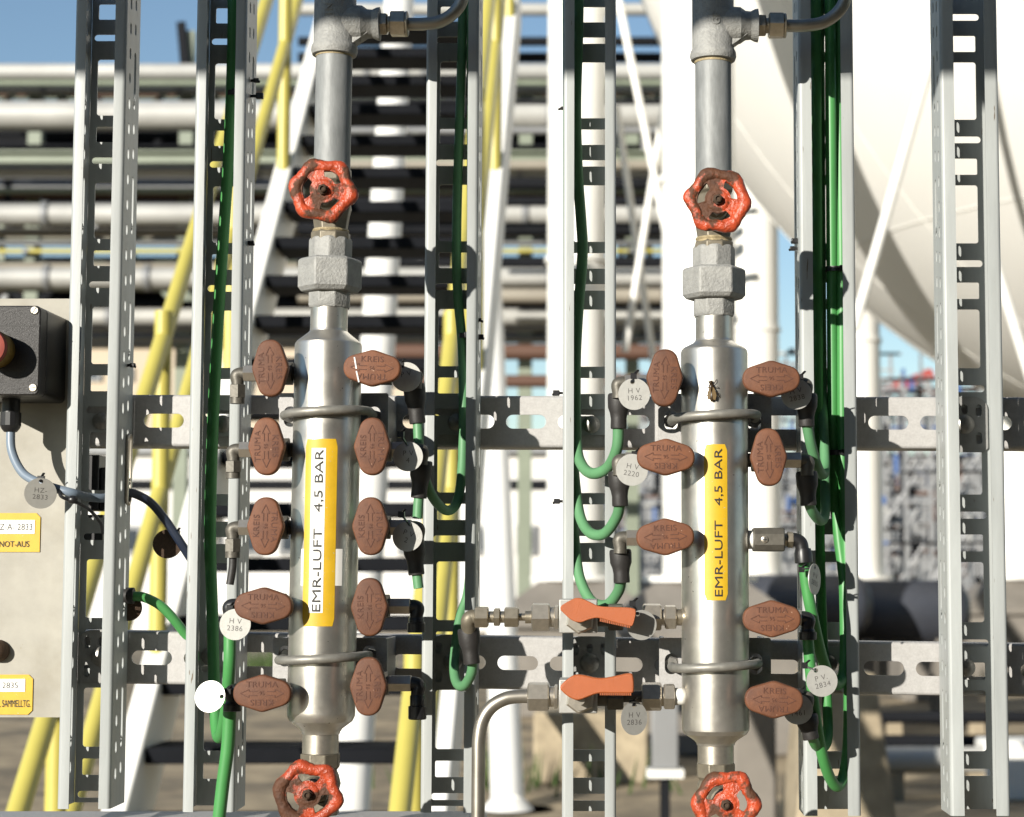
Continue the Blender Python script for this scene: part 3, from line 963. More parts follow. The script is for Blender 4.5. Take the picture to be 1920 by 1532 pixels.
MAN = {}
for i, lb in ((1, 'left upright stainless air manifold with a white and yellow pressure label'), (2, 'right upright stainless air manifold with a plain yellow pressure label and a fly')):
    d = 0 if i == 1 else 1
    def Y_(a, b): return a if i == 1 else b
    root = thing('air_manifold', axis_at(i, zpx(1380)), lb, 'manifold', 'upright air manifolds')
    MAN[i] = root
    turned(i, [(Y_(618, 636), 35), (Y_(622, 640), 36), (Y_(626, 644), 40), (Y_(640, 653), 58), (Y_(644, 657), 61.5), (Y_(649, 662), 63), (Y_(1334, 1362), 63), (Y_(1342, 1368), 62.6),
               (Y_(1352, 1376), 58), (Y_(1366, 1388), 40), (Y_(1372, 1393), 36), (Y_(1376, 1397), 35)], 64).build('body', M['steel'], root, angle=24)
    turned(i, [(Y_(577, 594), 35), (Y_(619, 637), 35)], 40).build('neck', M['steel'], root)
    turned(i, [(Y_(1375, 1396), 33.5), (Y_(1412, 1442), 33.5)], 40).build('neck', M['nickel'], root)
    # union
    turned(i, [(Y_(543, 556), 35), (Y_(547, 560), 40.5), (Y_(574, 590), 40.5), (Y_(580, 596), 37)], 8, 0.4).build('union_tail', M['cast'], root, bevel=0.001)
    turned(i, [(Y_(486, 503), 54), (Y_(490, 507), 60.5), (Y_(540, 554), 60.5), (Y_(549, 562), 53)], 6, 0.18 if i == 1 else 0.02).build('union_nut', M['cast'], root, bevel=0.0012)
    turned(i, [(Y_(447, 462), 38.5), (Y_(452, 467), 41), (Y_(488, 506), 41)], 8, 0.1).build('union_head', M['cast'], root, bevel=0.001)
    turned(i, [(Y_(431, 446), 33.5), (Y_(434, 449), 35), (Y_(437, 452), 33.5), (Y_(440, 455), 35), (Y_(443, 458), 33.5), (Y_(448, 463), 34)], 40).build('thread', M['thread'], root)
    # upper pipe and tee
    turned(i, [(Y_(96, 108), 34.5), (Y_(322, 335), 34.5)], 48).build('upper_pipe', M['galv'], root)
    turned(i, [(Y_(104, 116), 36), (Y_(108, 120), 35.5)], 40).build('thread', M['thread'], root)
    tz = zpx(Y_(45, 48))
    m = turned(i, [(-60, 40), (Y_(82, 92), 40), (Y_(88, 99), 43.5), (Y_(96, 107), 44.5), (Y_(104, 114), 42), (Y_(105, 115), 36)], 48)
    c = axis_at(i, tz)
    m.lathe([(0.0, 37 * SM), (52 * SM, 35 * SM), (62 * SM, 28 * SM), (72 * SM, 27 * SM), (80 * SM, 31 * SM), (86 * SM, 32 * SM), (88 * SM, 20 * SM)], c, (1, 0, 0), 32)
    m.prism([(0.0, -30 * SM), (30 * SM, -66 * SM + 20 * SM), (74 * SM, -14 * SM), (60 * SM, 0), (0, 10 * SM)], lambda u, v, w_: Vector((c.x + u, c.y + w_, c.z + v)), -0.009, 0.009)
    tee = m.build('tee', M['cast'], root)
    ck = text_geo('GF' if i == 2 else '1N', 0.010, 0.0004)
    zt_ = zpx(Y_(28, 45))
    m = MB()
    for u, v, w_ in [(0, 0, 0)]:
        vs = [surf(i, zt_ + vx, (-0.15 if i == 1 else 0.12) - vy / (40 * SM), 40 * SM + 0.0001 + vz + 0.0004) for vx, vy, vz in ck[0]]
        m.add(vs, ck[1])
    m.build('casting_mark', M['cast'], tee, fix=False)
    # outlet fitting on the tee
    sx = c.x + 88 * SM
    m = MB(); m.hexn((c.x, c.y, c.z), (1, 0, 0), 78 * SM, 101 * SM, 23 * SM)
    m.build('reducer', M['brass'], root)
    m = MB(); m.lathe([(100 * SM, 15 * SM), (107 * SM, 15 * SM)], c, (1, 0, 0), 24)
    m.hexn(c, (1, 0, 0), 106 * SM, 136 * SM, 26 * SM, 0.1)
    m.lathe([(135.5 * SM, 24 * SM), (139 * SM, 24 * SM), (140 * SM, 22 * SM)], c, (1, 0, 0), 24)
    m.build('tube_nut', M['brass'], root)
    x0 = c.x + 135 * SM
    pts = [(0, 0), (35, 0), (66, 5), (92, 22), (108, 48), (113, 90), (113, 140)] if i == 1 else [(0, 0), (40, 0), (75, 6), (102, 24), (118, 50), (123, 90), (123, 140)]
    tb = MB().tube(catmull([(x0 + u * SM, c.y, c.z + v * SM) for u, v in pts]), 12 * SM, 20).build('impulse_tube', M['tubesteel'])
    tag(tb, 'bent steel tube leaving the top tee of the %s manifold' % ('left' if i == 1 else 'right'), 'tube', 'steel tubes')

# pressure labels
def patch(i, py0, py1, a0, a1, R, mt, name, parent, chamf=0.0):
    m = MB()
    n, k = 14, 24
    za, zb = zpx(py0), zpx(py1)
    vs, fs = [], []
    for r in range(k + 1):
        z = zb + (za - zb) * r / k
        inset = 0.0
        if r in (0, k) and chamf:
            inset = chamf
        for q in range(n + 1):
            a = a0 + inset + (a1 - a0 - 2 * inset) * q / n
            vs.append(surf(i, z, a, R))
    for r in range(k):
        for q in range(n):
            a = r * (n + 1) + q
            fs.append((a, a + 1, a + n + 2, a + n + 1))
    # keep the end rows short so that corners look clipped
    m.add(vs, fs)
    return m.build(name, mt, parent, fix=False)

def bent_text(i, s, pyc, ac, length, size, R, parent, name='lettering'):
    vs, fs = text_geo(s, size, 0.0)
    w_ = max(v[0] for v in vs) - min(v[0] for v in vs)
    k = length / w_
    zc = zpx(pyc)
    me = bpy.data.meshes.new('t')
    me.from_pydata(vs, [], fs)
    bm = bmesh.new(); bm.from_mesh(me)
    bmesh.ops.triangulate(bm, faces=bm.faces)
    for _ in range(2):
        bmesh.ops.subdivide_edges(bm, edges=[e for e in bm.edges if abs(e.verts[0].co.y - e.verts[1].co.y) > 0.0012], cuts=2)
        bmesh.ops.triangulate(bm, faces=bm.faces)
    bm.verts.index_update()
    vs = [tuple(v.co) for v in bm.verts]
    fs = [tuple(v.index for v in f.verts) for f in bm.faces]
    bm.free(); bpy.data.meshes.remove(me)
    m = MB().add([surf(i, zc + x * k, ac - y / RB, R) for x, y, z in vs], fs)
    return m.build(name, M['ink'], parent, fix=False)

dg = math.radians
lab = patch(1, 827, 1173, dg(-28), dg(27), RB + 0.00025, M['label'], 'pressure_label', MAN[1], dg(3))
wst = patch(1, 844, 1148, dg(-16.5), dg(7.5), RB + 0.00045, M['labelwhite'], 'label_strip', lab)
bent_text(1, 'EMR-LUFT   4,5 BAR', 997, dg(-2.8), 298 * SM, 0.0105, RB + 0.0010, lab)
patch(1, 1030, 1098, dg(-33), dg(40), RB + 0.00012, M['labelwhite'], 'old_sticker', MAN[1])
lab = patch(2, 837, 1125, dg(-21), dg(18.5), RB + 0.00025, M['label'], 'pressure_label', MAN[2], dg(4))
bent_text(2, 'EMR-LUFT   4,5 BAR', 982, dg(3.5), 272 * SM, 0.0098, RB + 0.0008, lab)

# ------------------------------------------------------------------ handwheel valves
WR = 0.0288
def wheel_meshes(seed, rot):
    rnd = random.Random(seed)
    m = MB()
    n, k = 120, 14
    vs, fs = [], []
    for i in range(n):
        a = 2 * math.pi * i / n
        R = WR - 0.0059 + 0.0011 * math.cos(6 * a + rot) + 0.0005 * math.cos(5 * a + seed) + 0.0005 * math.sin(2 * a + seed)
        for j in range(k):
            b = 2 * math.pi * j / k
            rr = 0.0057 + 0.0007 * math.cos(6 * a + rot)
            p = Vector(((R + rr * math.cos(b)) * math.cos(a), -0.0048 * math.sin(b), (R + rr * math.cos(b)) * math.sin(a)))
            d = noise.noise(p * 260 + Vector((seed * 7, 0, 0))) * 0.0007 + noise.noise(p * 90 + Vector((seed, 3, 0))) * 0.0005
            p += Vector((math.cos(b) * math.cos(a), -math.sin(b), math.cos(b) * math.sin(a))) * d
            vs.append(p)
    for i in range(n):
        for j in range(k):
            a, b = i * k + j, i * k + (j + 1) % k
            c, d = ((i + 1) % n) * k + j, ((i + 1) % n) * k + (j + 1) % k
            fs.append((a, b, d, c))
    m.add(vs, fs)
    holes = []
    for h in range(3):
        c = 2 * math.pi * h / 3 + rot
        sp = math.radians(34)
        ro, ri = WR * 0.63, WR * 0.40
        pts = []
        for q in range(11):
            a = c - sp + 2 * sp * q / 10
            pts.append((ro * math.cos(a), ro * math.sin(a)))
        for q in range(11):
            a = c + sp * 0.9 - 1.8 * sp * q / 10
            pts.append((ri * math.cos(a), ri * math.sin(a)))
        holes.append(round_poly_safe(pts))
    outer = [((WR - 0.006) * math.cos(2 * math.pi * q / 48), (WR - 0.006) * math.sin(2 * math.pi * q / 48)) for q in range(48)]
    g_ = plate_geo(outer, holes, 0.0045)
    m.geo(g_, lambda u, v, w_: Vector((u, w_ + 0.0002 - 0.0022 * max(0, 1 - math.hypot(u, v) / WR), v)))
    m.lathe([(-0.002, 0.0108), (0.0022, 0.0106), (0.0034, 0.0094), (0.0036, 0.0062), (0.003, 0.006)], (0, 0, 0), (0, -1, 0), 32)
    s = MB()
    s.hexn((0, 0, 0), (0, -1, 0), 0.0028, 0.0068, 0.0048)
    s.lathe([(0.006, 0.0031), (0.0092, 0.0031), (0.0096, 0.0022), (0.0080, 0.0020)], (0, 0, 0), (0, -1, 0), 16)
    return m, s

def round_poly_safe(pts):
    # chaikin smoothing of an outline
    for _ in range(2):
        q = []
        for i in range(len(pts)):
            a, b = pts[i], pts[(i + 1) % len(pts)]
            q.append((a[0] * 0.75 + b[0] * 0.25, a[1] * 0.75 + b[1] * 0.25))
            q.append((a[0] * 0.25 + b[0] * 0.75, a[1] * 0.25 + b[1] * 0.75))
        pts = q
    return pts

def gate_valve(i, px, py, seed, rot, lb, low=False):
    Yw = -0.148
    c = P(px, py, Yw)
    root = thing('gate_valve', axis_at(i, c.z), lb, 'valve', 'gate valves with red handwheels')
    ax = axis_at(i, c.z)
    a, b = AXES[i]
    up = (a - b).normalized()
    m = MB()
    L = 0.027 if low else 0.036
    k_ = 0.98 if low else 1.0
    m.lathe([(-L, 0.0165 * k_), (-L, 0.0185 * k_), (-L + 0.012, 0.0185 * k_), (-L + 0.015, 0.0155), (-0.008, 0.0175), (0, 0.0195), (0.008, 0.0175), (L - 0.015, 0.0155), (L - 0.012, 0.0185 * k_), (L, 0.0185 * k_), (L, 0.0165 * k_)], ax, up, 8, 0.39)
    m.build('body', M['valvebody'], root, bevel=0.0008)
    m = MB()
    d = (Vector((c.x, Yw, c.z)) - ax)
    ln = d.length
    m.hexn(ax, d, 0.012, ln * 0.45, 0.0145, 0.2)
    m.lathe([(ln * 0.45, 0.0105), (ln * 0.68, 0.0105), (ln * 0.70, 0.0085), (ln * 0.72, 0.0085)], ax, d, 24)
    m.hexn(ax, d, ln * 0.70, ln * 0.86, 0.0092, 0.5)
    m.build('bonnet', M['valvebody'], root)
    MB().tube([ax + d * 0.8, ax + d * 0.985], 0.0035, 12).build('stem', M['rust'], root)
    wm, sm_ = wheel_meshes(seed, rot)
    tilt = Matrix.Rotation(0.06 if i == 1 else -0.04, 3, 'Z')
    wm.v = [tilt @ p + c for p in wm.v]
    sm_.v = [tilt @ p + c for p in sm_.v]
    wh = wm.build('handwheel', M['wheel'], root, angle=50)
    sm_.build('hub_nut', M['rust'], wh)
    return root
gate_valve(1, 606, 357, 1, 0.95, 'upper rusty red handwheel valve on the left manifold pipe')
gate_valve(2, 1346, 376, 4, 0.62, 'upper rusty red handwheel valve on the right manifold pipe')
gate_valve(1, 577, 1489, 2, 1.5, 'lower rusty red handwheel valve under the left manifold', True)
gate_valve(2, 1361, 1508, 6, 0.2, 'lower rusty red handwheel valve under the right manifold', True)

# ------------------------------------------------------------------ U bolts and brackets
UB = [(1, 770, 'upper', 'left'), (1, 1236, 'lower', 'left'), (2, 777, 'upper', 'right'), (2, 1251, 'lower', 'right')]
BRK = {(1, 'upper'): (524, 727, 737, 848), (1, 'lower'): (512, 725, 1196, 1290), (2, 'upper'): (1234, 1447, 738, 848), (2, 'lower'): (1236, 1446, 1196, 1296)}
for i, py, ul, lr in UB:
    z = zpx(py, YM - RB - 0.004)
    c = axis_at(i, z)
    t = thing('u_bolt', c, '%s dull grey U-bolt clamping the %s manifold' % (ul, lr), 'u-bolt', 'U-bolts round the manifolds')
    R = 0.0385
    pts = [(c.x - R, -0.022, z - 0.002)]
    for k in range(17):
        a = math.pi * k / 16
        pts.append((c.x - R * math.cos(a), c.y - (R - 0.002) * math.sin(a), z - 0.002 * math.cos(a)))
    pts.append((c.x + R, -0.022, z + 0.001))
    pts[0] = (c.x - R, -0.0385, z - 0.002); pts[-1] = (c.x + R, -0.0385, z + 0.001)
    MB().tube(pts, 0.0041, 14).build('rod', M['ubolt'], t)
    x0p, x1p, y0p, y1p = BRK[(i, ul)]
    Yb = -0.0335
    a, b = P(x0p, y0p, Yb), P(x1p, y1p, Yb)
    bt = thing('clamp_bracket', (c.x, TD, b.z), 'steel clamp bracket behind the %s U-bolt of the %s manifold' % (ul, lr), 'bracket', 'clamp brackets on the rails')
    holes = [rrect(c.x + s_ * R - 0.0062, c.x + s_ * R + 0.0062, z - 0.0095, z + 0.0095, 0.006) for s_ in (-1, 1)]
    g_ = plate_geo(rrect(a.x, b.x, b.z, a.z, 0.002), holes, 0.004)
    MB().geo(g_, lambda u, v, w_: (u, Yb + 0.002 + w_, v)).build('face_plate', M['rail'], bt, fix=False)
    for x in (a.x + 0.002, b.x - 0.006):
        MB().box(x, x + 0.004, Yb + 0.0041, TD + 0.0025, b.z + 0.001, a.z - 0.001).build('side_plate', M['rail'], bt, bevel=0.0006)
    for s_ in (-1, 1):
        m = MB(); m.hexn((c.x + s_ * R, Yb + 0.004, z), (0, 1, 0), 0.0005, 0.007, 0.007)
        m.build('nut', M['bolt'], t)

# ------------------------------------------------------------------ outlet valves with brown handles
YH = -0.1045
SH = S(YH)
LEN, WID = 53 * SH, 31.5 * SH
out = round_poly([(-LEN, -16.5 * SH), (-LEN * 0.99, -18 * SH), (-10 * SH, -WID), (10 * SH, -WID), (LEN * 0.99, -18 * SH), (LEN, -16.5 * SH), (LEN, 16.5 * SH), (LEN * 0.99, 18 * SH), (10 * SH, WID), (-10 * SH, WID), (-LEN * 0.99, 18 * SH), (-LEN, 16.5 * SH)], 0.0001, 1)
out = round_poly([(-LEN * 1.02, -18 * SH), (0, -WID * 1.13), (LEN * 1.02, -18 * SH), (LEN * 1.02, 18 * SH), (0, WID * 1.13), (-LEN * 1.02, 18 * SH)], 0.0108, 8)
def handle_mesh():
    m = MB()
    n = len(out)
    cen = Vector((0, 0))
    levels = [(0.0, 0.93), (0.0008, 0.975), (0.003, 1.0), (0.0075, 1.0), (0.0092, 0.985), (0.0102, 0.95), (0.0105, 0.90)]
    vs = []
    for h, s_ in levels:
        for u, v in out:
            # inset along the radius
            L_ = math.hypot(u, v)
            d = (1 - s_) * 0.022
            vs.append((u * (L_ - d) / L_, -h, v * (L_ - d) / L_))
    fs = [tuple(reversed(range(n)))]
    for r in range(len(levels) - 1):
        for k in range(n):
            a, b = r * n + k, r * n + (k + 1) % n
            fs.append((a, b, b + n, a + n))
    fs.append(tuple(range((len(levels) - 1) * n, len(levels) * n)))
    m.add(vs, fs)
    o = m.build('handle', M['handle'], angle=50)
    return o
def lettering_mesh():
    m = MB()
    f0 = -0.0105
    for s_, dz, fl in (('TRUMA', 16 * SH, 1), ('KREIS', -16 * SH, -1)):
        g_ = text_geo(s_, 0.0074, 0.0003, 1.08, 1.05)
        m.geo(g_, lambda x, y, z: Vector((x * fl, f0 - 0.0001 - z, dz + y * fl)))
    g_ = text_geo('95', 0.0048, 0.0003)
    m.geo(g_, lambda x, y, z: Vector((x, f0 - 0.0001 - z, y)))
    # outlined double arrow
    aw, al, ah = 3.6 * SH, 24 * SH, 40 * SH
    for s_ in (-1, 1):
        pl_ = [(9 * SH, aw), (al, aw), (al, 7.5 * SH), (ah, 0), (al, -7.5 * SH), (al, -aw), (9 * SH, -aw)]
        for k in range(len(pl_) - 1):
            a, b = pl_[k], pl_[k + 1]
            m.bar((s_ * a[0], f0 - 0.0001, a[1]), (s_ * b[0], f0 - 0.0001, b[1]), 0.00055, 0.0006)
    return m.build('lettering', M['handletext'], fix=False)
H0, L0 = handle_mesh(), lettering_mesh()
HM, LM = H0.data, L0.data
bpy.data.objects.remove(H0); bpy.data.objects.remove(L0)
HANDLE_DROPS = random.Random(11)

def outlet(i, side, hx, hy, rot, ex, kind, y1, lb, tilt=0.0, mt='gun', cmat='nickel'):
    """rot: degrees of the handle about the view axis; ex: photo column of the elbow; y1: photo row of its lower end"""
    hp = P(hx, hy, YH)
    z = hp.z
    c = axis_at(i, z)
    root = thing('outlet_valve', (hp.x, YM, z), lb, 'valve', 'outlet valves with brown handles')
    X = hp.x
    e = P(ex, hy, YM).x
    o = Vector((X, YM, z))
    d = Vector((side, 0, 0))
    m = MB()
    xs = abs(X - c.x)
    inner = -(xs - RB * 0.93)
    if inner < -0.012:
        prof = []
        t = inner
        while t < -0.009:
            prof += [(t, 0.0062), (t + 0.0006, 0.0068), (t + 0.0012, 0.0062)]
            t += 0.0013
        m.lathe(prof, o, d, 20)
        m.build('thread', M['gun'], root)
    m = MB()
    m.lathe([(-0.0125, 0.008), (-0.012, 0.0105), (0.012, 0.0105), (0.0125, 0.008)], o, d, 20)
    m.lathe([(0, 0.0092), (0.0125, 0.0092), (0.0135, 0.0078), (0.018, 0.0078)], o, (0, -1, 0), 20)
    m.build('body', M['gun'], root)
    MB().tube([o + Vector((0, -0.012, 0)), Vector((X, YH - 0.002, z))], 0.0048, 14).build('stem', M['gun'], root)
    he = abs(e - X)
    m = MB()
    m.hexn(o, d, 0.011, max(he - 0.0055, 0.02), 0.0079, 0.0, 0.06)
    m.build('connector', M[cmat], root)
    # elbow
    zb = zpx(y1)
    E = Vector((e, YM, z))
    m = MB()
    if kind in ('nut', 'black'):
        m.tube(catmull([E - d * 0.007, E - d * 0.002, E + d * 0.0012 - Vector((0, 0, 0.002)), E + Vector((0, 0, -0.008)), E + Vector((0, 0, -0.013))], 5), 0.0056 if kind == 'nut' else 0.0060, 14)
        m.build('elbow', M[mt], root)
        m = MB()
        m.hexn(E, (0, 0, -1), 0.010, min(0.024, z - zb - 0.005), 0.0076, 0.3) if kind == 'nut' else m.lathe([(0.010, 0.0060), (0.0115, 0.0068), ((z - zb) * 0.62, 0.0068), ((z - zb) * 0.64, 0.0082), ((z - zb) * 0.97, 0.0082), (z - zb, 0.0074)], E, (0, 0, -1), 12)
        if kind == 'nut':
            m.lathe([(0.021, 0.0066), (z - zb, 0.0066), (z - zb, 0.005)], E, (0, 0, -1), 18)
        m.build('elbow_nut', M[mt], root)
    if kind == 'boot':
        m.tube(catmull([E - d * 0.007, E - d * 0.002, E + d * 0.001 - Vector((0, 0, 0.002)), E + Vector((0, 0, -0.009)), E + Vector((0, 0, -0.014))], 5), 0.006, 14)
        m.build('elbow', M['gun'], root)
    h = bpy.data.objects.new('handle', HM)
    C.objects.link(h); h.parent = root
    h.location = (0, YH - YM, 0)
    h.rotation_euler = (0, -math.radians(rot + tilt), 0)
    OFF[h.name] = Vector((0, 0, 0))
    l = bpy.data.objects.new('lettering', LM)
    C.objects.link(l); l.parent = h
    return root, E

V_TL, V_KL, H_T, H_K = 90, -90, 0, 180
OUT = {}
OUT['a1'] = outlet(1, -1, 510, 692, V_TL, 446, 'nut', 757, 'top left outlet of the left manifold, upright brown handle beside a bare elbow', 2)
OUT['a2'] = outlet(1, -1, 503, 838, V_TL, 438, 'nut', 897, 'second outlet down on the left of the left manifold, upright brown handle', 1)
OUT['a3'] = outlet(1, -1, 501, 987, V_KL, 437, 'nut', 1046, 'third outlet down on the left of the left manifold, with a cut tube', -1)
OUT['a4'] = outlet(1, -1, 497, 1136, H_T, 432, 'black', 1185, 'fourth outlet down on the left of the left manifold, brown handle turned crosswise', -1, 'plastic')
OUT['a5'] = outlet(1, -1, 495, 1299, H_T, 436, 'black', 1334, 'lowest outlet on the left of the left manifold, beside the shiniest disc', 0, 'plastic')
OUT['b1'] = outlet(1, 1, 700, 692, H_K, 779, 'boot', 720, 'top right outlet of the left manifold, crosswise brown handle with a white paint line', -2)
OUT['b2'] = outlet(1, 1, 700, 838, V_KL, 790, 'boot', 868, 'second outlet down on the right of the left manifold, upright brown handle', 0)
OUT['b3'] = outlet(1, 1, 697, 987, V_KL, 783, 'boot', 1015, 'third outlet down on the right of the left manifold, upright brown handle', 1)
OUT['b4'] = outlet(1, 1, 695, 1138, V_KL, 781, 'black', 1186, 'fourth outlet down on the right of the left manifold with an open black elbow', 1, 'plastic')
OUT['b5'] = outlet(1, 1, 693, 1286, V_TL, 783, 'black', 1349, 'lowest outlet on the right of the left manifold with an open black elbow', 0, 'plastic')
OUT['c1'] = outlet(2, -1, 1246, 710, V_TL, 1160, 'boot', 740, 'top left outlet of the right manifold, upright brown handle', -2)
OUT['c2'] = outlet(2, -1, 1248, 858, H_T, 1161, 'boot', 888, 'second outlet down on the left of the right manifold, crosswise brown handle', -1)
OUT['c3'] = outlet(2, -1, 1247, 1007, H_K, 1163, 'boot', 1034, 'third outlet down on the left of the right manifold, crosswise brown handle', 2)
OUT['d1'] = outlet(2, 1, 1445, 712, H_T, 1510, 'boot', 742, 'top right outlet of the right manifold, crosswise brown handle', 0)
OUT['d2'] = outlet(2, 1, 1440, 858, V_TL, 1513, 'boot', 888, 'second outlet down on the right of the right manifold, upright brown handle', 2)
OUT['d4'] = outlet(2, 1, 1446, 1160, H_T, 1514, 'black', 1200, 'crosswise brown handle on the right of the right manifold below the block valve', 0, 'plastic')
OUT['d5'] = outlet(2, 1, 1450, 1311, H_K, 1512, 'boot', 1345, 'lowest outlet on the right of the right manifold, crosswise brown handle', -2)
# white paint line on one handle
rt, _ = OUT['b1']
hp = P(700, 692, YH)
m = MB()
for (u0, v0), (u1, v1) in (((-33, 20), (-29, -2)), ((-29, -6), (-24, -27))):
    m.bar((hp.x + u0 * SH, YH - 0.0108, hp.z + v0 * SH), (hp.x + u1 * SH, YH - 0.0108, hp.z + v1 * SH), 0.0012, 0.0006)
m.build('paint_line', M['labelwhite'], rt)

# block valve without handle
z = zpx(1012)
root = thing('block_valve', (P(1440, 1012, YM).x, YM, z), 'short square block valve with a cross screw on the right manifold', 'valve')
xa, xb, xc_ = P(1411, 1012, YM).x, P(1470, 1012, YM).x, P(1500, 1012, YM).x
c = axis_at(2, z)
MB().lathe([(RB * 0.95, 0.0085), (RB + 0.004, 0.0085)], (c.x, YM, z), (1, 0, 0), 20).build('thread', M['labelwhite'], root)
hh = 22 * SM
prof = round_poly([(-0.012, -hh), (0.010, -hh), (0.012, -hh * 0.5), (0.012, hh * 0.5), (0.010, hh), (-0.012, hh)], 0.0008, 2)
prof = [(-0.0125, -hh * 0.45), (-0.008, -hh), (0.008, -hh), (0.0125, -hh * 0.45), (0.0125, hh * 0.45), (0.008, hh), (-0.008, hh), (-0.0125, hh * 0.45)]
MB().prism(prof, lambda u, v, w_: (w_, YM + u, z + v), xa, xb).build('block', M['gun'], root, bevel=0.0012)
p = Vector((xa + 0.010, YM - 0.0126, z))
m = MB(); m.lathe([(0, 0.0032), (0.0008, 0.0032), (0.0013, 0.0022), (0.0014, 0.0003)], p, (0, -1, 0), 18); sc_o = m.build('screw', M['nickel'], root)
m = MB(); m.box(p.x - 0.002, p.x + 0.002, p.y - 0.0017, p.y - 0.0012, z - 0.0004, z + 0.0004); m.box(p.x - 0.0004, p.x + 0.0004, p.y - 0.00175, p.y - 0.0012, z - 0.002, z + 0.002); m.build('screw_slot', M['ink'], sc_o)
MB().lathe([(0, 0.006), (0.003, 0.006)], (xb, YM, z), (1, 0, 0), 18).build('neck', M['brass'], root)
m = MB(); m.hexn((xb, YM, z), (1, 0, 0), 0.0025, 0.0085, 0.0075); m.build('ring_nut', M['brass'], root)
E = Vector((P(1497, 1012, YM).x, YM, z))
MB().tube(catmull([E + Vector((-0.009, 0, 0)), E + Vector((-0.003, 0, 0)), E + Vector((0.002, 0, -0.003)), E + Vector((0.0035, 0, -0.010)), E + Vector((0.004, 0, -0.014))], 5), 0.0062, 14).build('elbow', M['plastic'], root)
MB().lathe([(0.008, 0.007), (0.012, 0.0082), (0.0205, 0.0082), (0.021, 0.0075)], E + Vector((0.0035, 0, 0)), (0.06, 0, -1), 20).build('push_fitting', M['plastic'], root)

# ================================================================== rubber boots and hoses
def hose(pts, r, lb, mt='hose', name='air_hose', boot=None, stub=False):
    q = [P(*p) for p in pts]
    root = thing(name, q[0], lb, 'hose', 'green air hoses')
    MB().tube(catmull(q, 10), r, 16).build('tube', M[mt], root)
    if boot:
        (x0, y0), (x1, y1), Y = boot
        a, b = P(x0, y0, Y), P(x1, y1, Y)
        d = b - a
        L = d.length
        m = MB()
        m.lathe([(0, 0.0062), (0.0, 0.0088), (0.001, 0.0098), (L * 0.12, 0.0101), (L * 0.40, 0.0098), (L * 0.56, 0.0080), (L * 0.72, 0.0072), (L * 0.96, 0.0074), (L, 0.0070), (L, 0.0052)], a, d, 24)
        m.build('rubber_boot', M['rubber'], root, angle=45)
    if stub:
        e = q[-1]
        d = (q[-1] - q[-2]).normalized()
        MB().lathe([(-0.002, r * 0.62), (0.0003, r * 0.62)], e, d, 14).build('bore', M['plastic'], root)
    return root

B = -0.058
hose([(431, 1180, B), (430, 1250, -.056), (424, 1330, -.036), (415, 1378, -.012), (407, 1372, .008), (402, 1300, .026), (398, 1150, .030), (394, 1000, .032), (399, 800, .034), (409, 600, .040), (419, 440, .046), (431, 250, .048), (437, 60, .048), (437, -50, .048)],
     .0056, 'long green hose running up the tray left of the left manifold')
hose([(431, 1326, B), (427, 1400, -.055), (418, 1470, -.052), (408, 1560, -.048)], .0060, 'bright green hose dropping out of the frame from the lowest left outlet')
hose([(783, 786, B), (786, 840, -.06), (793, 884, -.055), (808, 926, -.045), (828, 952, -.028), (845, 956, -.008), (859, 935, .010), (867, 870, .026), (869, 750, .040), (866, 640, .047), (859, 560, .046), (856, 480, .045), (858, 350, .046), (863, 200, .047), (867, 60, .048), (867, -50, .048)],
     .0046, 'green hose looping from the top right outlet of the left manifold into the next tray', 'hosepale', boot=((776, 720), (783, 794), B))
hose([(786, 925, B), (784, 950, B), (783, 972, B)], .0046, 'upper short cut green hose end below a black rubber boot', 'hosepale', boot=((791, 864), (785, 934), B), stub=True)
hose([(781, 1070, B), (783, 1088, B), (785, 1103, B)], .0046, 'lower short cut green hose end below a black rubber boot', 'hosepale', boot=((775, 1012), (781, 1078), B), stub=True)
hose([(886, 1236, -.052), (884, 1262, -.046), (872, 1284, -.032), (859, 1284, -.018), (852, 1262, -.002), (853, 1225, .012), (862, 1160, .030), (880, 1090, .040), (884, 900, .042), (884, -50, .042)], .0046, 'short green hose loop below the brass elbow by the upper orange lever', 'hosepale',
     boot=((878, 1178), (885, 1245), -.055))
hose([(1160, 798, -.056), (1157, 840, -.050), (1140, 876, -.034), (1112, 888, -.018), (1091, 872, -.002), (1081, 830, .012), (1079, 700, .020), (1083, 600, .025), (1092, 480, .025), (1090, 420, .025), (1083, 320, .025), (1080, 200, .025), (1084, 60, .025), (1085, -50, .025)],
     .0052, 'uppermost green hose loop in the tray left of the right manifold', 'hosepale', boot=((1160, 738), (1160, 804), -.056))
hose([(1163, 942, -.056), (1156, 970, -.046), (1134, 1000, -.030), (1108, 1000, -.016), (1090, 975, -.001), (1081, 930, .012), (1074, 850, .028), (1067, 700, .036), (1065, -50, .036)], .0050, 'middle green hose loop in the tray left of the right manifold', 'hosepale',
     boot=((1160, 884), (1163, 949), -.056))
hose([(1165, 1086, -.056), (1159, 1110, -.046), (1138, 1134, -.030), (1110, 1128, -.016), (1089, 1090, -.001), (1080, 1040, .012), (1073, 950, .032), (1066, 800, .046), (1064, -50, .046)], .0050, 'lowest green hose loop just above the upper orange lever', 'hosepale',
     boot=((1163, 1030), (1166, 1093), -.056))
hose([(1507, 1036, B), (1511, 1090, -.056), (1522, 1150, -.052), (1540, 1228, -.034), (1559, 1276, -.014), (1575, 1280, .000), (1584, 1240, .010), (1583, 1100, .022), (1572, 1000, .030), (1563, 900, .034), (1561, 700, .034), (1559, 400, .034), (1556, 0, .034), (1555, -60, .034)],
     .0053, 'green hose from the block valve looping up the middle of the hose bundle')
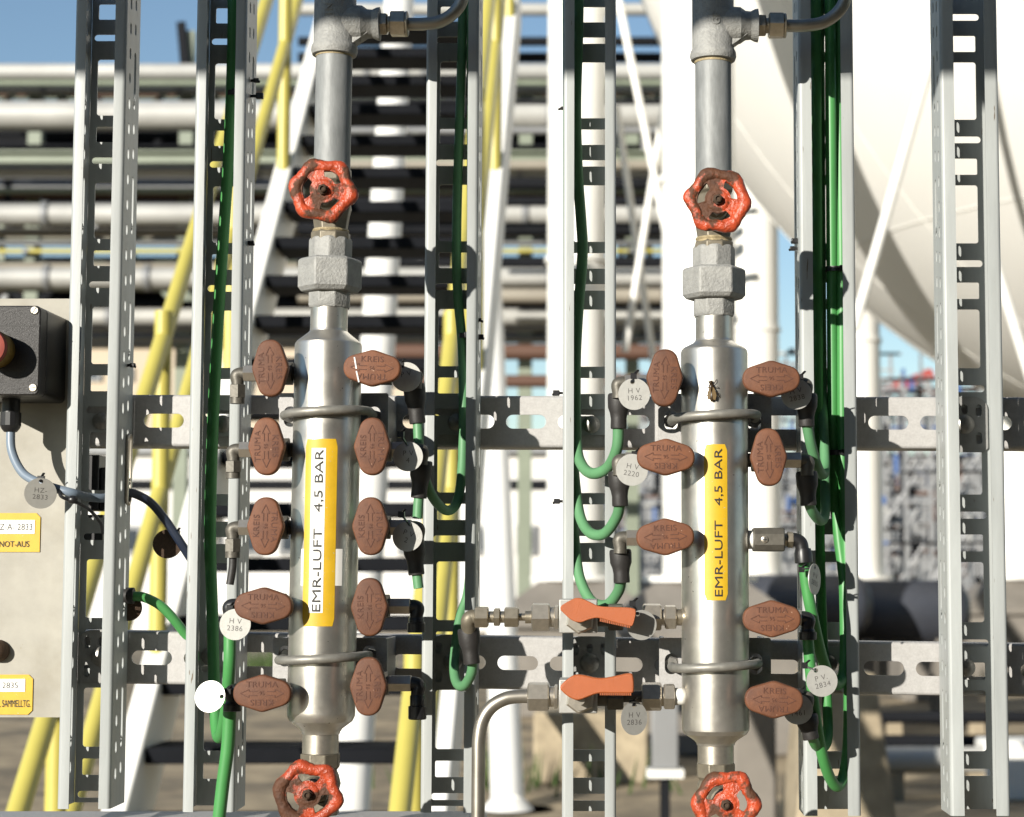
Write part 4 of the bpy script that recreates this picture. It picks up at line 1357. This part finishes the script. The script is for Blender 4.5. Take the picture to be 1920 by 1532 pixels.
hose([(1514, 1190, B), (1520, 1260, -.056), (1527, 1330, -.052), (1540, 1408, -.034), (1557, 1460, -.014), (1574, 1472, .000), (1588, 1420, .010), (1592, 1300, .016), (1591, 1150, .020), (1586, 1000, .026), (1580, 850, .030), (1578, 500, .034), (1575, 200, .043), (1573, -60, .044)],
     .0052, 'green hose hanging in the lowest and widest loop of the bundle')
hose([(1521, 1378, B), (1530, 1397, -.040), (1543, 1402, -.020), (1552, 1378, .000), (1550, 1300, .018), (1543, 1200, .028), (1537, 1000, .030), (1534, 700, .030), (1532, 300, .030), (1530, -60, .030)], .0048, 'dark green hose at the back left of the bundle from the lowest outlet',
     boot=((1512, 1340), (1521, 1386), B))
hose([(1512, 792, B), (1520, 832, -.050), (1533, 876, -.034), (1543, 890, -.018), (1547, 870, .000), (1544, 800, .020), (1541, 700, .040), (1538, 300, .044), (1536, -60, .044)], .0048, 'upper short green hose loop right of the right manifold', 'hosepale', boot=((1512, 738), (1512, 800), B))
hose([(1515, 940, B), (1525, 962, -.044), (1539, 976, -.024), (1547, 960, -.004), (1547, 900, .016), (1545, 800, .040), (1530, 600, .046), (1526, -60, .046)], .0048, 'lower short green hose loop right of the right manifold', 'hosepale', boot=((1512, 884), (1516, 948), B))
# bare cut tube below the third left outlet
rt = tag(MB().tube(catmull([P(437, 1040, YM), P(436, 1065, YM), P(431, 1096, YM)]), .0036, 12).build('cut_tube', M['rubber']), 'short black cut tube hanging from the third left elbow', 'tube')

# ------------------------------------------------------------------ stamped discs
def disc(px, py, Y, rpx, lines, lb, tilt=0, yaw=0, pitch=0, hole=90, tie_to=None, ry=None, mt='alu'):
    c = P(px, py, Y)
    r = rpx * S(Y)
    rz = (ry or rpx) * S(Y)
    root = thing('stamped_disc', c, lb, 'tag', 'stamped metal identification discs')
    Mx = Matrix.Rotation(math.radians(yaw), 3, 'Z') @ Matrix.Rotation(math.radians(pitch), 3, 'X') @ Matrix.Rotation(-math.radians(tilt), 3, 'Y')
    outl = [(r * math.cos(2 * math.pi * k / 40), rz * math.sin(2 * math.pi * k / 40)) for k in range(40)]
    ha = math.radians(hole)
    hx, hz = 0.78 * r * math.cos(ha), 0.78 * rz * math.sin(ha)
    hl = [(hx + 0.0021 * math.cos(2 * math.pi * k / 12), hz + 0.0021 * math.sin(2 * math.pi * k / 12)) for k in range(12)]
    g_ = plate_geo(outl, [hl], 0.0009)
    MB().geo(g_, lambda u, v, w_: c + Mx @ Vector((u, w_, v))).build('disc', M[mt], root, fix=False)
    m = MB()
    for k, s_ in enumerate(lines):
        if not s_:
            continue
        zz = (0.0028 if k == 0 else -0.0036) if len(lines) > 1 else 0
        g_ = text_geo(s_, 0.0066, 0.0, 1.0, 1.1)
        m.geo(g_, lambda x, y, z: c + Mx @ Vector((x, -0.00055, zz + y)))
    if m.v:
        m.build('stamping', M['tagtext'], root, fix=False)
    h = c + Mx @ Vector((hx, 0, hz))
    # cable tie through the hole
    t = tie_to or (h + Vector((0, 0.006, 0.010)))
    mid = (h + t) / 2
    m = MB()
    m.bar(h + Vector((0, -0.0012, 0)), t + Vector((0, -0.0015, 0)), 0.0028, 0.0011)
    m.bar(h + Vector((0, 0.0012, -0.0005)), t + Vector((0, 0.0012, 0)), 0.0028, 0.0011)
    m.box(t.x - 0.0028, t.x + 0.0028, t.y - 0.0042, t.y + 0.0015, t.z - 0.0025, t.z + 0.0028)
    m.bar(t + Vector((0.001, -0.003, 0.002)), t + Vector((0.004, -0.007, 0.005)), 0.0022, 0.0010)
    m.build('tie', M['tie'], root)
    return root
disc(441, 1171, -.085, 29, ['H V', '2386'], 'grey stamped disc 2386 over the green hose at lower left', -4, 0, 0, 70, P(432, 1140, -.075))
disc(394, 1306, -.085, 29.5, ['', ''], 'brilliantly shining blank-looking disc beside the lowest left outlet', 0, -10.5, -10.5, 0, P(428, 1296, -.078))
disc(762, 707, -.078, 28, ['P V', ''], 'shaded disc right of the handle with the white line', 10, 0, 0, 120, P(752, 685, -.075))
disc(765, 856, -.082, 28, ['P V', '4'], 'half shaded disc beside the second right outlet of the left manifold', 0, 0, 0, 95, P(752, 815, -.08))
disc(764, 1006, -.082, 28, ['P V', '2'], 'half shaded disc beside the third right outlet of the left manifold', -20, 0, 0, 100, P(753, 965, -.08))
disc(1189, 739, -.085, 30, ['H V', '1962'], 'grey stamped disc 1962 beside the top left outlet of the right manifold', 3, 0, 0, 95, P(1188, 706, -.082))
disc(1185, 881, -.085, 30, ['H V', '2220'], 'grey stamped disc 2220 beside the second left outlet of the right manifold', -10, 0, 0, 60, P(1190, 852, -.078))
disc(1493, 739, -.085, 29, ['H V', '2838'], 'grey stamped disc behind the top right crosswise handle of the right manifold', 12, 0, 0, 100, P(1500, 708, -.072))
disc(1527, 1086, -.085, 29, ['P V', '2835'], 'stamped disc seen nearly edge-on on the hose below the block valve', -14, 62, 0, 100, P(1502, 1068, -.075))
disc(1541, 1277, -.085, 29, ['P V.', '2834'], 'grey stamped disc 2834 hanging on the green hoses', 14, 0, 0, 105, P(1508, 1248, -.08))
disc(1496, 1330, -.078, 28, ['', '1461'], 'dark shaded disc behind the lowest right outlet handle', 5, 0, 0, 70, P(1500, 1297, -.07))
disc(1203, 1172, -.088, 28, ['', ''], 'disc half in shade at the end of the upper orange lever', 0, 6, 4, 110, P(1186, 1132, -.082))
disc(1189, 1347, -.085, 26, ['H V', '2836'], 'disc hanging under the lower ball valve', 0, 20, 0, 90, P(1186, 1318, -.078), 31)
disc(76, 925, -.020, 29.5, ['HZ-', '2833'], 'grey stamped disc 2833 on the blue cable by the switch box', -4, 12, 16, 92, P(78, 898, -.016))
disc(314, 1020, .064, 27, ['', ''], 'dark backlit disc on the shade-dark cable between the two left trays', 0, 8, 0, 35, P(332, 1000, .064), mt='rust')  # dark rust material stands in for the shade on this disc
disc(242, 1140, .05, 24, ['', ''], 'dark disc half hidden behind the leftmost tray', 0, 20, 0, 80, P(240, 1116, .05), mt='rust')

# ------------------------------------------------------------------ ball valves with orange levers
def xh(px0, px1, z, rpx, m, hexa=True, ph=0.1):
    a, b = P(px0, 1157, YM).x, P(px1, 1157, YM).x
    if hexa:
        m.hexn((a, YM, z), (1, 0, 0), 0, b - a, rpx * SM, ph)
    else:
        m.lathe([(0, rpx * SM), (b - a, rpx * SM)], (a, YM, z), (1, 0, 0), 22)
def ballvalve(py, lever, rib, parts, lb, zl, ypl):
    z = zpx(py)
    root = thing('ball_valve', (P(1084, py, YM).x, YM, z), lb, 'valve', 'ball valves with orange levers')
    for nm, mt, spec in parts:
        m = MB()
        for s_ in spec:
            xh(s_[0], s_[1], z, s_[2], m, len(s_) < 4 or s_[3], 0.1)
        m.build(nm, M[mt], root)
    a, b = P(1048, py - 33, -.085), P(1120, py + 30, -.085)
    MB().box(a.x, b.x, -.084, -.046, zpx(py + 29), zpx(py - 34)).build('body', M['alu'], root, bevel=0.001)
    o = Vector((P(1088, py, -.085).x, -.0835, zpx(py + 4, -.085)))
    m = MB(); m.hexn(o, (0, -1, 0), 0, 0.006, 0.0135, 0.4); m.lathe([(0.006, 0.010), (0.009, 0.010)], o, (0, -1, 0), 24); m.lathe([(0.009, 0.0045), (0.022, 0.0045)], o, (0, -1, 0), 16)
    m.build('stem_nut', M['nickel'], root)
    Yl = -0.103
    pl_ = [(P(x, y, Yl).x, P(x, y, Yl).z) for x, y in lever]
    pl_ = round_poly_safe(pl_)
    lv = MB().prism(pl_, lambda u, v, w_: (u, w_, v), Yl - 0.010, Yl).build('lever', M['lever'], root, bevel=0.0012)
    (xa, ya), (xb, yb) = rib
    m = MB()
    for k in range(17):
        t = k / 16
        p = P(xa + (xb - xa) * t, ya + (yb - ya) * t, Yl)
        m.box(p.x - 0.0005, p.x + 0.0005, Yl - 0.0095, Yl - 0.001, p.z - 0.0016, p.z + 0.002)
    m.build('grip_ribs', M['lever'], lv)
    return root
ballvalve(1157, [(1047, 1139), (1066, 1127), (1083, 1119), (1104, 1127), (1122, 1137), (1150, 1138), (1190, 1139), (1193, 1148), (1187, 1173), (1182, 1174), (1150, 1166), (1122, 1157), (1104, 1161), (1088, 1168), (1072, 1163), (1060, 1152)],
          ((1126, 1161.5), (1180, 1173.5)),
          [('left_ferrule_nut', 'brass', [(890, 916, 21)]), ('small_union', 'brass', [(916, 926, 11, False), (926, 938, 18), (938, 946, 11, False)]), ('right_ferrule_nut', 'brass', [(946, 973, 20), (972, 987, 7, False), (985, 998, 12, False)]),
           ('inlet_nut', 'nickel', [(997, 1031, 28), (1031, 1040, 19, False), (1039, 1048, 24)]), ('outlet_hex', 'gun', [(1119, 1140, 18, False), (1140, 1169, 27), (1168, 1206, 11, False)]),
           ('manifold_nut', 'nickel', [(1205, 1240, 27), (1240, 1247, 16, False), (1246, 1268, 24)]), ('nipple', 'brass', [(1267, 1284, 16, False)])],
          'upper ball valve with an orange lever sloping down to the right', 0, 0)
ballvalve(1306, [(1048, 1288), (1062, 1274), (1077, 1264), (1092, 1264), (1124, 1272), (1150, 1268), (1182, 1260), (1188, 1266), (1189, 1296), (1184, 1299), (1150, 1299), (1122, 1298), (1102, 1306), (1084, 1313), (1070, 1308), (1058, 1299)],
          ((1126, 1299), (1182, 1299.5)),
          [('inlet_nut', 'nickel', [(990, 1030, 28), (1030, 1040, 19, False), (1039, 1047, 24)]), ('outlet_hex', 'gun', [(1117, 1138, 18, False), (1138, 1169, 26), (1168, 1204, 11, False)]),
           ('manifold_nut', 'nickel', [(1203, 1240, 28), (1240, 1245, 18, False), (1244, 1265, 25)]), ('nipple', 'labelwhite', [(1264, 1284, 16, False)])],
          'lower ball valve with an orange lever rising slightly to the right', 0, 0)
# brass elbow of the upper line
z = zpx(1157)
e0 = P(880, 1157, YM)
tag(MB().tube(catmull([Vector((P(893, 1157, YM).x, YM, z)), Vector((e0.x + 0.002, YM, z)), Vector((e0.x - 0.001, YM, z - 0.003)), Vector((e0.x - 0.0008, -0.060, z - 0.011)), Vector((e0.x - 0.0006, -.057, z - 0.016))], 5), 0.0066, 14).build('elbow_fitting', M['valvebody']),
    'tarnished brass elbow at the left end of the upper ball valve line', 'fitting')
zl = zpx(1306)
pts = [P(999, 1306, YM), P(975, 1306, YM), P(948, 1310, YM), P(922, 1325, YM), P(905, 1350, YM), P(898, 1385, YM), P(897, 1430, YM), P(896, 1560, YM)]
for p in pts[:2]:
    p.z = zl
tag(MB().tube(catmull(pts, 10), 12.5 * SM, 20).build('drain_tube', M['tubesteel']), 'bent steel tube running from the lower ball valve down out of the frame', 'tube', 'steel tubes')

# ------------------------------------------------------------------ switch panel at the left
YP = TD + 0.001
tx = P(124, 766, 0).x - 0.0012
p0, p1 = P(-140, 560, YP), P(110, 1345, YP)
pn = thing('switch_panel', (p0.x, YP, p1.z), 'beige sheet metal panel with yellow labels at the left edge', 'panel')
MB().prism(rrect(p0.x, tx, p1.z, p0.z, 0.004), lambda u, v, w_: (u, w_, v), YP, YP + 0.003).build('sheet', M['panel'], pn)
def pl_label(px0, px1, py0, py1, ws, texts, ch=True):
    Y = YP - 0.0012
    a, b = P(px0, py0, Y), P(px1, py1, Y)
    c_ = 0.004
    pol = [(a.x, b.z), (b.x - (c_ if not ch else 0), b.z), (b.x, b.z + (c_ if not ch else 0)), (b.x, a.z - c_), (b.x - c_, a.z), (a.x, a.z)]
    if ch:
        pol = [(a.x, b.z), (b.x, b.z), (b.x, a.z - c_), (b.x - c_, a.z), (a.x, a.z)]
    l = MB().prism(pol, lambda u, v, w_: (u, w_, v), Y, Y + 0.001).build('label_plate', M['label'], pn)
    a, b = P(ws[0], ws[2], Y), P(ws[1], ws[3], Y)
    MB().box(a.x, b.x, Y - 0.0006, Y - 0.0001, b.z, a.z).build('label_strip', M['labelwhite'], l)
    for s_, xr_, yc, wpx, hpx in texts:
        vs, fs = text_geo(s_, 0.01, 0.0)
        xs = [v[0] for v in vs]; ys = [v[1] for v in vs]
        kx = wpx * S(Y) / (max(xs) - min(xs)); ky = hpx * S(Y) / (max(ys) - min(ys))
        e = P(xr_, yc, Y)
        ymid = (max(ys) + min(ys)) / 2
        MB().add([(e.x + (x - max(xs)) * kx, Y - 0.0008, e.z + (y - ymid) * ky) for x, y, z in vs], fs).build('lettering', M['ink'], l, fix=False)
pl_label(-80, 74, 962, 1035, (-70, 65, 975, 1001), [('HZ-A- 2833', 61, 988, 71, 12), ('NOT-AUS', 55, 1020, 56, 11)])
pl_label(-80, 60, 1265, 1340, (-70, 47, 1273, 1297), [('2835', 34, 1285, 29, 11), ('EL SAMMELLTG.', 57, 1319, 64, 13)], False)
m = MB()
c = P(-2, 1220, YP)
m.lathe([(0, 0.0105), (0.004, 0.0105), (0.010, 0.0085), (0.013, 0.005), (0.014, 0.0005)], (c.x, YP, c.z), (0, -1, 0), 24)
m.build('knob', M['rust'], pn)

YB = -0.032
xr = P(75, 640, YB).x
zt_, zb_ = P(75, 573, YB).z, P(75, 741, YB).z
xl_ = xr - (zt_ - zb_) * 1.0
es = thing('emergency_stop', ((xl_ + xr) / 2, YP, zb_), 'black speckled emergency stop box with a red button on the panel', 'switch')
MB().prism(rrect(xl_, xr, zb_, zt_, 0.005), lambda u, v, w_: (u, w_, v), YB + 0.022, YP - 0.0003).build('housing', M['plastic'], es, bevel=0.0008)
MB().prism(rrect(xl_, xr, zb_, zt_, 0.005), lambda u, v, w_: (u, w_, v), YB, YB + 0.0212).build('lid', M['box'], es, bevel=0.0012)
zg = P(0, 611, YB).z
MB().box(xl_ + 0.004, xr - 0.0003, YB - 0.0002, YB + 0.0004, zg - 0.0005, zg + 0.0005).build('lid_groove', M['ink'], es)
for px, py in ((65, 582), (62, 727)):
    p = P(px, py, YB)
    s_ = MB().lathe([(0, 0.0038), (0.0008, 0.0038), (0.0012, 0.0032)], (p.x, YB, p.z), (0, -1, 0), 20).build('screw', M['nickel'], es)
    a_ = math.radians(60 if py < 600 else 10)
    dv = Vector((math.cos(a_), 0, math.sin(a_))) * 0.0033
    q = Vector((p.x, YB - 0.0013, p.z))
    MB().bar(q - dv, q + dv, 0.0007, 0.0004).build('screw_slot', M['ink'], s_)
p = P(-24, 650, YB - 0.03)
MB().lathe([(0, 0.0165), (0.016, 0.0172), (0.024, 0.0176), (0.025, 0.0172)], (p.x, YB, p.z), (0, -1, 0), 40).build('button_collar', M['yellow'], es)
MB().lathe([(0.0252, 0.0170), (0.028, 0.0172), (0.0305, 0.0160), (0.0315, 0.012), (0.032, 0.0005)], (p.x, YB, p.z), (0, -1, 0), 40).build('button', M['red'], es)
cg = P(20, 790, .012)
zgt = zb_
m = MB(); m.lathe([(0, 0.0085), (zgt - P(0, 776, .012).z, 0.0085)], (cg.x, .012, zgt), (0, 0, -1), 20)
m.lathe([(zgt - P(0, 774, .012).z, 0.0098), (zgt - P(0, 798, .012).z, 0.0098), (zgt - P(0, 804, .012).z, 0.0085), (zgt - P(0, 810, .012).z, 0.006)], (cg.x, .012, zgt), (0, 0, -1), 14)
m.build('cable_gland', M['plastic'], es, angle=20)
t = thing('control_cable', P(20, 800, .012), 'blue grey cable curving from the stop box into the leftmost tray', 'cable')
MB().tube(catmull([P(20, 800, .012), P(22, 845, .008), P(42, 886, 0), P(75, 906, -.008), P(108, 917, -.0105), P(138, 925, -.0085), P(165, 932, .010), P(190, 934, .020), P(207, 932, .030)], 10), .0042, 14).build('cable', M['cable'], t)
t = thing('control_cable', P(243, 925, .037), 'blue grey cable coloured dark for shade, emerging from the leftmost tray and drooping to the next', 'cable')
MB().tube(catmull([P(236, 923, .036), P(255, 927, .042), P(282, 942, .050), P(308, 972, .056), P(335, 1012, .060), P(356, 1045, .066), P(380, 1080, .070)], 10), .0042, 14).build('cable', M['cableshade'], t)
t = thing('branch_hose', P(246, 1118, .045), 'green hose with a black end arching from the leftmost tray to the next', 'hose')
MB().tube(catmull([P(246, 1118, .045), P(270, 1120, .048), P(300, 1135, .050), P(325, 1160, .054), P(352, 1196, .062), P(375, 1235, .068)], 10), .0047, 14).build('tube', M['hose'], t)
a, b = P(228, 1117, .045), P(251, 1117, .045)
MB().tube([a, b], .0078, 16).build('end_sleeve', M['rubber'], t)
# oval grommet on the tray side
xg = P(222, 766, 0).x
zc, zh = P(235, 880, .037).z, 0.033
pts = []
for k in range(41):
    a_ = 2 * math.pi * k / 40
    pts.append(Vector((xg + 0.0018, .0375 + 0.0062 * math.cos(a_), zc + (zh - 0.006) * (1 if math.sin(a_) > 0 else -1) * (1 if abs(math.sin(a_)) > 1e-6 else 0) + 0.006 * math.sin(a_))))
tag(MB().tube(pts, 0.0019, 10, cap=False).build('oval_grommet', M['nickel']), 'long oval metal grommet on the side of the leftmost tray', 'grommet')
# terminal block seen through the tray
p = P(178, 900, .075)
t = thing('terminal_block', (p.x, .075, p.z - 0.03), 'black stepped terminal block behind the leftmost tray', 'terminal block')
MB().box(p.x - 0.014, p.x + 0.006, .066, .10, p.z - 0.030, p.z + 0.024).build('base', M['plastic'], t, bevel=0.001)
MB().box(p.x + 0.0062, p.x + 0.012, .070, .10, p.z - 0.030, p.z + 0.012).build('step', M['plastic'], t, bevel=0.001)
MB().box(p.x - 0.014, p.x + 0.010, .070, .09, p.z - 0.062, p.z - 0.034).build('lower_module', M['plastic'], t, bevel=0.001)

# ------------------------------------------------------------------ cable ties
def tie(px, py, Y, s, lb, dirx=1, strap=10):
    p = P(px, py, Y)
    k = S(Y)
    root = thing('cable_tie', p, lb, 'cable tie', 'black cable ties on the tray edges')
    m = MB(); m.box(p.x - 5 * k * s, p.x + 5 * k * s, Y - 0.0025, Y + 0.0025, p.z - 4 * k * s, p.z + 4 * k * s)
    m.build('head', M['tie'], root, bevel=0.0006)
    m = MB(); m.bar(p, p + Vector((-dirx * strap * k, 0.001, 0.0)), 0.0012, 0.0026); m.bar(p, p + Vector((dirx * 7 * k, -0.003, -0.002)), 0.0010, 0.0022)
    m.build('strap', M['tie'], root)
tie(481, 151, .025, 1.0, 'small upper cable tie at the top of the hose tray left of the left manifold', 1, 16)
tie(487, 180, .025, 1.4, 'larger cable tie just below the top pair on the left hose tray', 1, 24)
tie(471, 456, .025, 1.1, 'single cable tie halfway up the left hose tray side', 1, 10)
tie(249, 685, .030, 1.0, 'cable tie poking from the side of the leftmost tray', 1, 16)
tie(899, 600, .02, 0.8, 'tiny upper cable tie on the tray right of the left manifold', 1, 10)
tie(901, 632, .02, 1.2, 'lower cable tie head on the tray right of the left manifold', 1, 14)
tie(1043, 737, .02, 1.3, 'cable tie at the upper rail left of the tray with hose loops', -1, 16)
tie(1044, 940, .02, 1.2, 'cable tie at mid height left of the tray with hose loops', -1, 16)
tie(1054, 203, .02, 0.7, 'tiny cable tie high on the left edge of the tray with hose loops', -1, 8)
tie(1490, 452, .02, 1.2, 'upper knotted cable tie on the left edge of the hose bundle tray', -1, 14)
tie(1486, 466, .02, 1.0, 'lower knotted cable tie on the left edge of the hose bundle tray', -1, 14)
tie(244, 924, .042, 1.0, 'cable tie round the shade-dark cable at the leftmost tray', 1, 8)
t = thing('cable_tie', P(135, 938, -.012), 'long looped cable tie round the blue cable on the leftmost tray lip', 'cable tie', 'black cable ties on the tray edges')
MB().tube(catmull([P(112, 918, -.013), P(114, 930, -.018), P(130, 938, -.016), P(150, 945, -.012), P(170, 958, 0.0), P(188, 980, .02), P(193, 1000, .03)], 6), .0016, 8).build('strap', M['tie'], t)
MB().ell(P(136, 937, -.015), .005, .0035, .004).build('head', M['tie'], t)
def band(px0, px1, py, Y, lb):
    a, b = P(px0, py, Y), P(px1, py, Y)
    root = thing('hose_tie', (a + b) / 2, lb, 'cable tie', 'ties round the hoses')
    cx, rx = (a.x + b.x) / 2, (b.x - a.x) / 2
    o_ = [(rx * math.cos(2 * math.pi * k / 28), 0.0072 * math.sin(2 * math.pi * k / 28)) for k in range(28)]
    i_ = [(0.93 * u, 0.86 * v) for u, v in o_]
    vs, fs = [], []
    for h in (-0.0024, 0.0024):
        vs += [(cx + u, Y + v, a.z + h) for u, v in o_] + [(cx + u, Y + v, a.z + h) for u, v in i_]
    n = 28
    for k in range(n):
        q = (k + 1) % n
        fs += [(k, q, q + 2 * n, k + 2 * n), (k + n, k + 3 * n, q + 3 * n, q + n), (k, k + n, q + n, q), (k + 2 * n, q + 2 * n, q + 3 * n, k + 3 * n)]
    MB().add(vs, fs).build('band', M['tie'], root)
    MB().box(cx + rx * 0.2, cx + rx * 0.2 + 0.005, Y - 0.0102, Y - 0.0070, a.z - 0.0028, a.z + 0.0028).build('lock', M['tie'], root, bevel=0.0005)
band(1547, 1589, 505, .032, 'upper black tie binding the green hose bundle')
band(1550, 1592, 849, .032, 'lower black tie binding the green hose bundle')
band(860, 880, 630, .046, 'black tie round the dark green hose in the tray right of the left manifold')
band(426, 446, 176, .048, 'black tie round the green hose near the top of the left hose tray')

# ------------------------------------------------------------------ the fly
z = zpx(740)
fl = thing('fly', surf(2, z, dg(-7), RB), 'brown fly sitting on the right manifold above the U-bolt', 'insect')
def fp(u, v, h):
    return surf(2, z + v * SM, dg(-7) + u * SM / RB, RB + h * SM)
up = Matrix.Rotation(0.1, 3, 'Y')
m = MB()
m.ell(fp(1, -8, 4), 6.5 * SM, 4.5 * SM, 11 * SM, 16, 10)
m.ell(fp(-1, 8, 5), 5.5 * SM, 4.5 * SM, 7 * SM, 16, 10)
m.ell(fp(-2, 17, 4), 4.5 * SM, 3.5 * SM, 3.6 * SM, 14, 8)
m.build('body', M['fly'], fl)
for s_ in (-1, 1):
    m = MB()
    m.add([fp(s_ * 2, 8, 9), fp(s_ * 5, 4, 9.5), fp(s_ * 8, -8, 9), fp(s_ * 6, -17, 8.5), fp(s_ * 2.5, -15, 8.5), fp(s_ * 1, -4, 9.2)], [(0, 1, 2, 3, 4, 5)])
    m.build('wing', M['wing'], fl, fix=False)
    for (v0, v1, u1) in ((12, 22, 9), (6, 6, 14), (2, -12, 15)):
        MB().tube([fp(s_ * 3, v0, 3), fp(s_ * u1 * 0.7, (v0 + v1) / 2 + 2, 6), fp(s_ * u1, v1, 0.6)], 0.7 * SM, 6).build('leg', M['fly'], fl)
